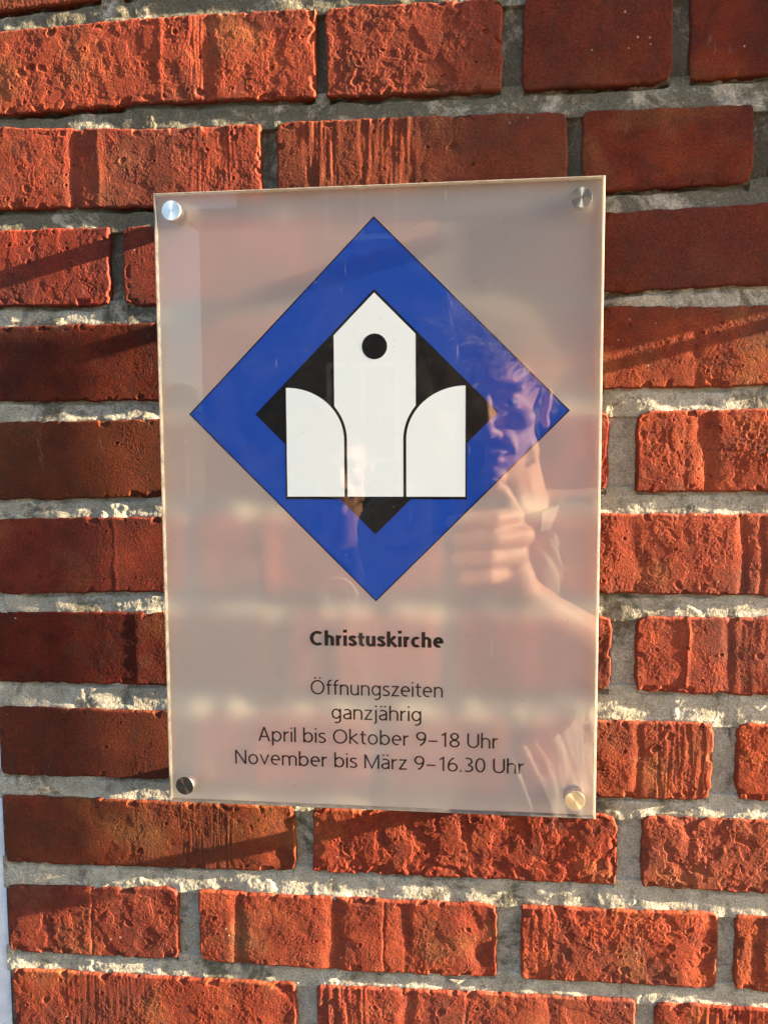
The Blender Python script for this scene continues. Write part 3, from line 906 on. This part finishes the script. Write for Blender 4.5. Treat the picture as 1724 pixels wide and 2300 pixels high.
M_EYE = simple('eye_white', (0.65, 0.62, 0.58), 0.2)
M_IRIS = simple('iris', (0.05, 0.06, 0.07), 0.2)
M_NAIL = simple('fingernail', (0.62, 0.40, 0.34), 0.25)
M_SHIRT = simple('grey_linen', (0.42, 0.40, 0.36), 0.85, var=.15, scale=80, bump=.0008, bscale=700)
M_TEE = simple('dark_cotton', (0.045, 0.05, 0.065), 0.9, var=.1, scale=60)
M_TROUSER = simple('blue_denim', (0.05, 0.065, 0.11), 0.9, var=.2, scale=120)
M_SHOE = simple('brown_leather', (0.07, 0.04, 0.025), 0.5)
M_PHONE = simple('black_glass', (0.01, 0.01, 0.012), 0.12)
M_PRINT = simple('pale_shirt_print', (0.55, 0.55, 0.52), 0.8)

def ico_pts(lat=10, lon=16):
    V = [(0, 0, 1)]; F = []
    for i in range(1, lat):
        t = math.pi * i / lat
        for j in range(lon):
            a = 2 * math.pi * j / lon
            V.append((math.sin(t) * math.cos(a), math.sin(t) * math.sin(a), math.cos(t)))
    V.append((0, 0, -1)); e = len(V) - 1
    for j in range(lon):
        F.append((0, 1 + j, 1 + (j + 1) % lon))
        b = 1 + (lat - 2) * lon
        F.append((e, b + (j + 1) % lon, b + j))
    for i in range(lat - 2):
        for j in range(lon):
            a = 1 + i * lon + j; b = 1 + i * lon + (j + 1) % lon
            F.append((a, a + lon, b + lon, b))
    return V, F
SPH = ico_pts()

class Blob:
    """a union of ellipsoids and tapered capsules, fused into one skin by a voxel remesh"""
    def __init__(s): s.V = []; s.F = []
    def ell(s, c, r, M=None):
        n = len(s.V); c = Vector(c)
        for v in SPH[0]:
            p = Vector((v[0] * r[0], v[1] * r[1], v[2] * r[2]))
            if M is not None: p = M @ p
            s.V.append(p + c)
        s.F += [tuple(n + i for i in f) for f in SPH[1]]
    def cap(s, a, ra, b, rb, flat=1.0):
        a = Vector(a); b = Vector(b); d = b - a; l = d.length; d.normalize()
        q = Vector((0, 0, 1)).rotation_difference(d)
        n = len(s.V); lon = 16
        rings = []
        for k in range(6): t = math.pi / 2 * k / 5; rings.append((-ra * math.cos(t), ra * math.sin(t)))
        for k in range(6): t = math.pi / 2 * k / 5; rings.append((l + rb * math.sin(t), rb * math.cos(t)))
        for (z, r) in rings:
            for j in range(lon):
                t = 2 * math.pi * j / lon
                s.V.append(a + q @ Vector((max(r, 1e-4) * math.cos(t), max(r, 1e-4) * math.sin(t) * flat, z)))
        for i in range(len(rings) - 1):
            for j in range(lon):
                s.F.append((n + i * lon + j, n + i * lon + (j + 1) % lon, n + (i + 1) * lon + (j + 1) % lon, n + (i + 1) * lon + j))
        s.F.append(tuple(n + j for j in reversed(range(lon)))); s.F.append(tuple(n + (len(rings) - 1) * lon + j for j in range(lon)))
    def chain(s, pts):
        for (a, ra), (b, rb) in zip(pts[:-1], pts[1:]): s.cap(a, ra, b, rb)
    def build(s, name, mat, root, voxel, smooth_it=4, fold=None):
        org = Vector(root.location)
        me = bpy.data.meshes.new(name); me.from_pydata([tuple(v - org) for v in s.V], [], s.F); me.update()
        o = bpy.data.objects.new(name, me); COL.objects.link(o)
        r = o.modifiers.new('r', 'REMESH'); r.mode = 'VOXEL'; r.voxel_size = voxel; r.adaptivity = 0
        m = o.modifiers.new('s', 'SMOOTH'); m.iterations = smooth_it; m.factor = 0.6
        bpy.context.view_layer.update()
        me2 = bpy.data.meshes.new_from_object(o.evaluated_get(bpy.context.evaluated_depsgraph_get()))
        o.modifiers.clear(); o.data = me2; bpy.data.meshes.remove(me); me2.name = name
        if fold:
            n = len(me2.vertices); co = np.zeros(n * 3); no = np.zeros(n * 3)
            me2.vertices.foreach_get('co', co); me2.vertex_normals.foreach_get('vector', no)
            co = co.reshape(-1, 3); no = no.reshape(-1, 3)
            a = perlin(co[:, 0] + co[:, 1] * .8 + .25 * co[:, 2], co[:, 2], .035, .17, fold[1]) + .5 * perlin(co[:, 0] - co[:, 1] + .4 * co[:, 2], co[:, 2], .018, .09, fold[1] + 5)
            ridge = np.abs(a) ** .8
            co = co + no * (ridge * fold[0])[:, None]
            me2.vertices.foreach_set('co', co.astype(np.float32).ravel())
        me2.polygons.foreach_set('use_smooth', [True] * len(me2.polygons)); me2.update()
        me2.materials.clear(); me2.materials.append(mat)
        o.parent = root
        return o

def head_frame(centre, yaw, pitch, roll=0):
    """local x = person's right seen from the wall side (+x), y = face direction, z = up"""
    M = Matrix.Rotation(math.radians(yaw), 3, 'Z') @ Matrix.Rotation(math.radians(pitch), 3, 'X') @ Matrix.Rotation(math.radians(roll), 3, 'Y')
    return Vector(centre), M

def add_head(B, fr, k=1.0):
    c, M = fr
    def e(p, r, rx=0, ry=0, rz=0):
        R = M @ Matrix.Rotation(rx, 3, 'X') @ Matrix.Rotation(ry, 3, 'Y') @ Matrix.Rotation(rz, 3, 'Z')
        B.ell(c + M @ (Vector(p) * k), [q * k for q in r], R)
    e((0, -.014, .035), (.075, .094, .086))
    e((0, .024, -.03), (.061, .066, .085))
    e((0, .040, -.080), (.046, .040, .032))
    e((0, .074, -.100), (.019, .015, .016))
    for s in (-1, 1):
        e((s * .028, .077, .026), (.027, .014, .009), 0, s * .15)         # brow
        e((s * .043, .062, -.020), (.021, .022, .016))                  # cheekbone
        e((s * .052, .018, -.070), (.013, .034, .022), .5)              # jaw angle
        e((s * .0125, .101, -.037), (.008, .010, .008))                 # nostril wing
        e((s * .079, -.008, -.008), (.007, .018, .031), -.15, s * .25)   # ear
        e((s * .076, -.002, -.036), (.006, .009, .009))
        e((s * .031, .0735, .003), (.014, .010, .010))                    # lids
        e((s * .026, .080, -.052), (.010, .010, .020), 0, s * -.5)       # nasolabial fold
    e((0, .096, -.004), (.0085, .014, .030), .35)
    e((0, .111, -.031), (.0125, .013, .011))
    e((0, .090, -.063), (.024, .010, .0055)); e((0, .088, -.075), (.020, .010, .0065))

def add_face_details(root, fr, iris=M_IRIS):
    c, M = fr
    org = Vector(root.location)
    for s in (-1, 1):
        V = [c + M @ Vector((s * .031 + .0095 * v[0], .0765 + .0085 * v[1], .004 + .0055 * v[2])) for v in SPH[0]]
        ob = part('eye', V, SPH[1], M_EYE, root, True)
        V = [c + M @ Vector((s * .031 + .004 * v[0], .0835 + .0022 * v[1], .004 + .004 * v[2])) for v in SPH[0]]
        part('iris', V, SPH[1], iris, ob, True)

def hair(root, fr, mat, n, length, seed, wild=0.5, low=-.045):
    c, M = fr; r = random.Random(seed); V = []; F = []
    org = Vector(root.location)
    cnt = 0
    while cnt < n:
        a = r.uniform(0, 2 * math.pi); z = r.uniform(-.8, 1)
        q = math.sqrt(1 - z * z)
        d = Vector((q * math.cos(a), q * math.sin(a), z))
        p = Vector((d.x * .0755, -.014 + d.y * .0945, .035 + d.z * .0865))
        # hairline: keep face and neck free
        if p.y > .030 and p.z < .062 + .15 * (p.y - .06): continue
        if p.y > -.015 and p.z < .018 and abs(p.x) > .02: continue
        if p.z < low: continue
        cnt += 1
        nrm = Vector((d.x / .0755, d.y / .0945, d.z / .0865)).normalized()
        part_dir = Vector((-0.6, .35, -.25)) if p.x > -.02 else Vector((-.5, .3, -.5))
        if p.z < .03: part_dir = Vector((0, -.4, -.8))
        g = (nrm * .45 + part_dir * .7 + Vector([r.uniform(-1, 1) for _ in range(3)]) * wild).normalized()
        ln = length * (r.uniform(.5, 1.15) if r.random() < .88 else r.uniform(1.2, 1.7)) * (1.0 if p.z > .04 else .55)
        w = r.uniform(.0006, .0011)
        pts = []; cur = p.copy() - nrm * .003; dr = (nrm * .8 + g * .5).normalized()
        for k in range(6):
            pts.append(cur.copy()); cur = cur + dr * ln / 5
            dr = (dr + g * .35 + Vector((0, 0, -.12)) + Vector([r.uniform(-1, 1) for _ in range(3)]) * .12 * wild).normalized()
        b = len(V)
        for k, pt in enumerate(pts):
            ww = w * (1 - k / 5.5)
            sd = g.cross(nrm); sd = sd.normalized() if sd.length > 1e-4 else Vector((1, 0, 0))
            up = sd.cross(g)
            for (u, v_) in ((1, 0), (-.5, .87), (-.5, -.87)):
                V.append(c + M @ (pt + sd * ww * u + up * ww * v_) - org)
        for k in range(5):
            for j in range(3):
                F.append((b + k * 3 + j, b + k * 3 + (j + 1) % 3, b + (k + 1) * 3 + (j + 1) % 3, b + (k + 1) * 3 + j))
    me = make_mesh('hair', [tuple(v) for v in V], F, smooth_shade=True)
    o = link('hair', me, mat); o.parent = root
    return o

def hair_cap(B, fr, k=1.0):
    c, M = fr
    B.ell(c + M @ Vector((0, -.021, .040)), (.0775, .0925, .0875), M)

def foot(B, ankle, toe):
    B.cap(W(*ankle), .045, W(*toe), .040)

# --- the photographer
P1 = thing('person', W(0.13, -H, 0.82), 'person in grey shirt with grey hair photographing the sign, reflected large at its right', 'person')
fr1 = head_frame(W(0.098, 0.106, 0.665), 6, -7, -4)
B = Blob()
add_head(B, fr1)
c, M = fr1
B.cap(c + M @ Vector((0, -.02, -.05)), .056, W(.128, -.055, .745), .062)
# torso
B.ell(W(.13, -.17, .79), (.175, .105, .15)); B.ell(W(.13, -.33, .80), (.155, .11, .18)); B.ell(W(.13, -.55, .81), (.155, .115, .14))
for s, x in ((1, .310), (-1, -.04)):
    B.cap(W(.13 + s * .05, -.075, .765), .05, W(x, -.085, .775), .058)
# image-right arm, raised to hold the phone
B.chain([(W(.318, -.09, .775), .056), (W(.340, -.20, .73), .047), (W(.352, -.315, .675), .042), (W(.27, -.262, .62), .041), (W(.175, -.192, .578), .031), (W(.135, -.160, .560), .029)])
# other arm, hanging
B.chain([(W(-.05, -.09, .78), .056), (W(-.045, -.25, .79), .045), (W(-.05, -.38, .78), .040), (W(-.035, -.52, .72), .034), (W(-.02, -.62, .68), .027)])
B.ell(W(-.018, -.665, .668), (.022, .030, .045))
for i, dx in enumerate((-.027, -.009, .009, .026)):
    B.chain([(W(-.018 + dx * .8, -.69, .665), .0095), (W(-.018 + dx, -.725 - .004 * (i in (1, 2)), .655), .0088), (W(-.018 + dx, -.755, .668), .0078)])
B.chain([(W(-.040, -.65, .66), .012), (W(-.055, -.685, .640), .0105), (W(-.052, -.712, .636), .009)])
# gripping hand: palm behind the phone's edge, four fingers across its back
B.ell(W(.118, -.100, .548), (.026, .028, .048)); B.cap(W(.135, -.160, .560), .029, W(.118, -.115, .550), .027)
fing = [(-.050, .124, .044, .0122), (-.076, .136, .030, .0134), (-.102, .128, .028, .0130), (-.126, .112, .040, .0112)]
for (y, xk, xt, r_) in fing:
    B.chain([(W(.122, y * .96 - .004, .556), r_ * 1.15), (W(xk, y, .536), r_ * 1.15), (W((xk + xt) / 2 + .012, y - .001, .500), r_ * 1.02), (W(xt + .012, y - .004, .488), r_ * .92), (W(xt, y - .005, .490), r_ * .84)])
B.chain([(W(.130, -.085, .556), .0165), (W(.122, -.045, .545), .0125), (W(.108, -.018, .534), .0112), (W(.096, -.008, .528), .0095)])
# legs
for s in (-1, 1):
    B.chain([(W(.13 + s * .085, -.62, .81), .088), (W(.13 + s * .095, -1.08, .80), .058), (W(.13 + s * .10, -1.46, .84), .038)])
    B.cap(W(.13 + s * .10, -1.50, .85), .036, W(.13 + s * .11, -1.52, .72), .028)
B.build('body', M_SKIN, P1, 0.0034, 3)
add_face_details(P1, fr1)
V = [W(.0985, -.0065, .5195) + Vector((.0062 * v[0], .0016 * v[1], .0050 * v[2])) for v in SPH[0]]
part('thumbnail', V, SPH[1], M_NAIL, P1, True)
hair(P1, fr1, M_HAIR, 5200, .055, 3, .8)
B = Blob(); hair_cap(B, fr1)
# eyebrows
rb = random.Random(5); V = []; F = []
for s in (-1, 1):
    V = []; F = []
    for k in range(120):
        p = Vector((s * rb.uniform(.012, .046), .088 - abs(0) , .026 + rb.uniform(-.003, .004)))
        p.y = .090 - .22 * (abs(p.x) - .02) ** 2 * 20
        q = p + Vector((s * .006, .002, rb.uniform(-.001, .003)))
        n = len(V); V += [c + M @ p, c + M @ (p + Vector((0, 0, .0008))), c + M @ (p + Vector((0, .0008, 0))), c + M @ q]
        F += [(n, n + 1, n + 3), (n + 1, n + 2, n + 3), (n + 2, n, n + 3)]
    part('eyebrow', V, F, M_HAIR, P1)

# shirt: open-necked, short sleeves
B = Blob()
B.ell(W(.13, -.19, .79), (.192, .122, .145)); B.ell(W(.13, -.35, .80), (.178, .132, .20)); B.cap(W(.13, -.45, .80), .150, W(.13, -.60, .81), .162)
for s, x in ((1, .310), (-1, -.04)):
    B.cap(W(.13 + s * .075, -.085, .765), .052, W(x, -.090, .775), .069)
B.chain([(W(.318, -.095, .775), .069), (W(.335, -.17, .748), .063), (W(.345, -.225, .722), .064)])
B.chain([(W(-.045, -.095, .78), .069), (W(-.040, -.20, .79), .062), (W(-.048, -.27, .79), .063)])
B.build('shirt', M_SHIRT, P1, 0.006, 3, fold=(.012, 11))
# stand-up collar
V = []; F = []
n = 28
for i in range(n + 1):
    a = math.radians(-55 + 290 * i / n)
    for (rr, dy) in ((.068, 0), (.074, .034), (.078, .034), (.074, 0)):
        V.append(W(.128 + rr * math.cos(a) * 1.05, -.078 + dy + .012 * math.sin(a), .750 + rr * math.sin(a)))
for i in range(n):
    for k in range(4):
        F.append((i * 4 + k, i * 4 + (k + 1) % 4, (i + 1) * 4 + (k + 1) % 4, (i + 1) * 4 + k))
part('collar', V, F, M_SHIRT, P1, True)
B = Blob()
B.cap(W(.13, -.60, .81), .150, W(.13, -.66, .81), .150)
for s in (-1, 1):
    B.chain([(W(.13 + s * .085, -.66, .81), .100), (W(.13 + s * .095, -1.08, .80), .078), (W(.13 + s * .10, -1.45, .84), .070)])
B.build('trousers', M_TROUSER, P1, 0.010, 3, fold=(.008, 21))
for s in (-1, 1):
    B = Blob(); foot(B, (.17 + s * .10, -1.50, .86), (.17 + s * .115, -1.508, .69))
    B.build('shoe', M_SHOE, P1, 0.008, 3)

# --- the phone he holds: the camera looks out of its back
ph = thing('smartphone', W(*Cc), 'dark smartphone held upright in front of the photographer, seen only as a reflection', 'phone')
Rm = cam.matrix_world.to_3x3()
def pbox(name, cx, cy, cz, sx, sy, sz, mat, bev=0.0):
    import bmesh
    bm = bmesh.new(); bmesh.ops.create_cube(bm, size=1.0)
    for v in bm.verts: v.co = Vector((v.co.x * sx, v.co.y * sy, v.co.z * sz))
    if bev:
        es = [e for e in bm.edges if abs(e.verts[0].co.z - e.verts[1].co.z) > sz * .5]
        bmesh.ops.bevel(bm, geom=es, offset=bev, segments=6, affect='EDGES', profile=.5)
    me = bpy.data.meshes.new(name); bm.to_mesh(me); bm.free(); me.materials.append(mat)
    o = bpy.data.objects.new(name, me); COL.objects.link(o); o.parent = ph
    o.matrix_local = Rm.to_4x4(); o.location = Rm @ Vector((cx, cy, cz))
    return o
pbox('phone_body', -.0125, -.0600, .0080, .0710, .1440, .0076, M_PHONE, .010)
pbox('screen', -.0125, -.0600, .0120, .0640, .1370, .0003, M_BLACK, .006)
lens = pbox('camera_lens', 0, 0, .0036, .011, .011, .0012, M_BLACK, .0050)

# --- second onlooker further back
P2 = thing('person', W(-.265, -H, 1.55), 'dark-haired person in a printed T-shirt standing further back, reflected small left of centre', 'person')
fr2 = head_frame(W(-.262, -.005, 1.50), -8, -8)
B = Blob(); add_head(B, fr2, .98); c2, M2 = fr2
B.cap(c2 + M2 @ Vector((0, -.02, -.05)), .052, W(-.265, -.18, 1.56), .056)
B.ell(W(-.265, -.33, 1.57), (.16, .10, .15)); B.ell(W(-.265, -.50, 1.57), (.14, .10, .16)); B.ell(W(-.265, -.66, 1.58), (.15, .11, .13))
for s in (-1, 1):
    B.cap(W(-.265 + s * .05, -.225, 1.56), .045, W(-.265 + s * .155, -.24, 1.57), .052)
    B.chain([(W(-.265 + s * .165, -.25, 1.57), .052), (W(-.265 + s * .20, -.52, 1.58), .038), (W(-.265 + s * .20, -.76, 1.50), .026)])
    B.ell(W(-.265 + s * .20, -.805, 1.485), (.018, .030, .042))
    for dx in (-.026, -.009, .009, .026):
        B.chain([(W(-.265 + s * .20, -.83, 1.485 + dx), .009), (W(-.265 + s * .205, -.865, 1.48 + dx), .0085), (W(-.265 + s * .20, -.89, 1.475 + dx), .0075)])
    B.chain([(W(-.265 + s * .195, -.79, 1.455), .011), (W(-.265 + s * .19, -.84, 1.43), .0095)])
    B.chain([(W(-.265 + s * .08, -.74, 1.58), .085), (W(-.265 + s * .085, -1.12, 1.57), .055), (W(-.265 + s * .09, -1.46, 1.60), .037)])
    B.cap(W(-.265 + s * .09, -1.50, 1.61), .036, W(-.265 + s * .095, -1.52, 1.48), .028)
B.build('body', M_SKIN2, P2, 0.006, 2)
add_face_details(P2, fr2)
hair(P2, fr2, M_HAIR2, 3000, .035, 9, .3, -.05)
B = Blob()
B.ell(W(-.265, -.34, 1.57), (.178, .118, .145)); B.cap(W(-.265, -.45, 1.57), .145, W(-.265, -.70, 1.58), .155)
for s in (-1, 1):
    B.cap(W(-.265 + s * .07, -.232, 1.56), .048, W(-.265 + s * .155, -.245, 1.57), .062)
    B.chain([(W(-.265 + s * .162, -.25, 1.57), .062), (W(-.265 + s * .185, -.42, 1.575), .056)])
tee = B.build('t_shirt', M_TEE, P2, 0.008, 3, fold=(.009, 31))
# round print on the chest
for rr in (.030, .047):
    V = []; F = []; n = 40
    for i in range(n):
        a = 2 * math.pi * i / n
        for r0 in (rr - .003, rr + .003):
            V.append(W(-.262 + r0 * math.cos(a), -.33 + r0 * math.sin(a), 1.425)); V.append(W(-.262 + r0 * math.cos(a), -.33 + r0 * math.sin(a), 1.435))
    for i in range(n):
        j = (i + 1) % n
        F += [(i * 4, j * 4, j * 4 + 2, i * 4 + 2), (i * 4 + 1, i * 4 + 3, j * 4 + 3, j * 4 + 1), (i * 4, i * 4 + 1, j * 4 + 1, j * 4), (i * 4 + 2, j * 4 + 2, j * 4 + 3, i * 4 + 3)]
    part('shirt_print', V, F, M_PRINT, P2)
B = Blob()
B.cap(W(-.265, -.70, 1.58), .148, W(-.265, -.76, 1.58), .148)
for s in (-1, 1):
    B.chain([(W(-.265 + s * .08, -.76, 1.58), .095), (W(-.265 + s * .085, -1.12, 1.57), .072), (W(-.265 + s * .09, -1.45, 1.60), .066)])
B.build('trousers', M_TROUSER, P2, 0.012, 3, fold=(.008, 41))
for s in (-1, 1):
    B = Blob(); foot(B, (-.265 + s * .09, -1.50, 1.62), (-.265 + s * .10, -1.508, 1.45)); B.build('shoe', M_SHOE, P2, 0.009, 3)

# ------------------------------------------------------------------ what the street side reflects: houses and trees opposite
M_HOUSE = simple('brown_brick_facade', (0.085, 0.060, 0.050), 0.9, var=.2, scale=1.5)
M_ROOF = simple('dark_roof_tiles', (0.05, 0.04, 0.038), 0.8, var=.2, scale=3)
M_PANE = simple('window_pane', (0.03, 0.035, 0.04), 0.1)
M_FRAME = simple('white_window_frame', (0.6, 0.6, 0.58), 0.6)
def house(x0, x1, z0, z1, eave, ridge, label, windows):
    t = thing('house', W((x0 + x1) / 2, -H, z0), label, 'house')
    V = []; F = []; box(V, F, x0, x1, -H, eave, z0, z1); part('wall', V, F, M_HOUSE, t)
    V = [W(x0 - .3, eave, z0 - .4), W(x1 + .3, eave, z0 - .4), W(x1 + .3, eave, z1 + .4), W(x0 - .3, eave, z1 + .4), W(x0 - .3, ridge, (z0 + z1) / 2), W(x1 + .3, ridge, (z0 + z1) / 2)]
    F = [(0, 1, 5, 4), (3, 4, 5, 2), (0, 4, 3), (1, 2, 5), (0, 3, 2, 1)]
    part('roof', V, F, M_ROOF, t)
    for (wx, wy) in windows:
        V = []; F = []; box(V, F, wx - .55, wx + .55, wy - .75, wy + .75, z0 - .06, z0 + .05); wdw = part('window', V, F, M_FRAME, t)
        for s in (-1, 1):
            V = []; F = []; box(V, F, wx + s * .26 - .22, wx + s * .26 + .22, wy - .67, wy + .67, z0 - .07, z0 - .055); part('pane', V, F, M_PANE, wdw)
    return t
house(-4.16, -3.4, 12.0, 20.0, 3.72, 3.9, 'low flat-topped brick annexe opposite the wall, beside the tall house', [])
house(-3.4, 14.0, 11.5, 22.0, 9.5, 12.5, 'tall dark brick house opposite the wall, behind the photographer', [(x, y) for x in (-1.5, 2.5, 5.5, 8.5, 11.5) for y in (.6, 3.9, 7.2)])

M_LEAF = simple('tree_leaves', (0.045, 0.075, 0.025), 0.8, var=.35, scale=2)
M_BARK = simple('bark', (0.10, 0.075, 0.05), 0.9, var=.2, scale=8)
def tree(x, z, top, rad, label, sd):
    r = random.Random(sd)
    t = thing('tree', W(x, -H, z), label, 'tree', 'trees beyond the house')
    V = []; F = []
    rings = 6
    for k in range(rings):
        yy = -H + (top + H) * .75 * k / (rings - 1); rr = .16 * (1 - .7 * k / rings)
        for j in range(8): V.append(W(x + rr * math.cos(j * math.pi / 4) + .05 * math.sin(k), yy, z + rr * math.sin(j * math.pi / 4)))
    for k in range(rings - 1):
        for j in range(8): F.append((k * 8 + j, (k + 1) * 8 + j, (k + 1) * 8 + (j + 1) % 8, k * 8 + (j + 1) % 8))
    part('trunk', V, F, M_BARK, t)
    cl = [(x + r.gauss(0, rad * .45), top - rad + r.gauss(0, rad * .45), z + r.gauss(0, rad * .45), rad * r.uniform(.25, .5)) for _ in range(14)]
    V = []; F = []
    for i in range(3500):
        cx, cy, cz, cr_ = r.choice(cl)
        d = Vector([r.gauss(0, 1) for _ in range(3)]).normalized() * cr_ * r.uniform(.6, 1.05)
        p = W(cx + d.x, min(cy + d.y, top), cz + d.z)
        a = Vector([r.gauss(0, 1) for _ in range(3)]).normalized() * .09; b = Vector([r.gauss(0, 1) for _ in range(3)]).normalized() * .06
        n = len(V); V += [p - a, p + b, p + a, p - b]; F.append((n, n + 1, n + 2, n + 3))
    part('crown', V, F, M_LEAF, t)
tree(-13.5, 27, 2.2, 1.3, 'leafy tree furthest left beyond the low annexe', 1)
tree(-11.2, 28, 1.9, 1.2, 'round leafy tree midway between the others beyond the annexe', 2)
tree(-9.6, 26, 2.3, 1.1, 'leafy tree nearest the low annexe corner', 3)
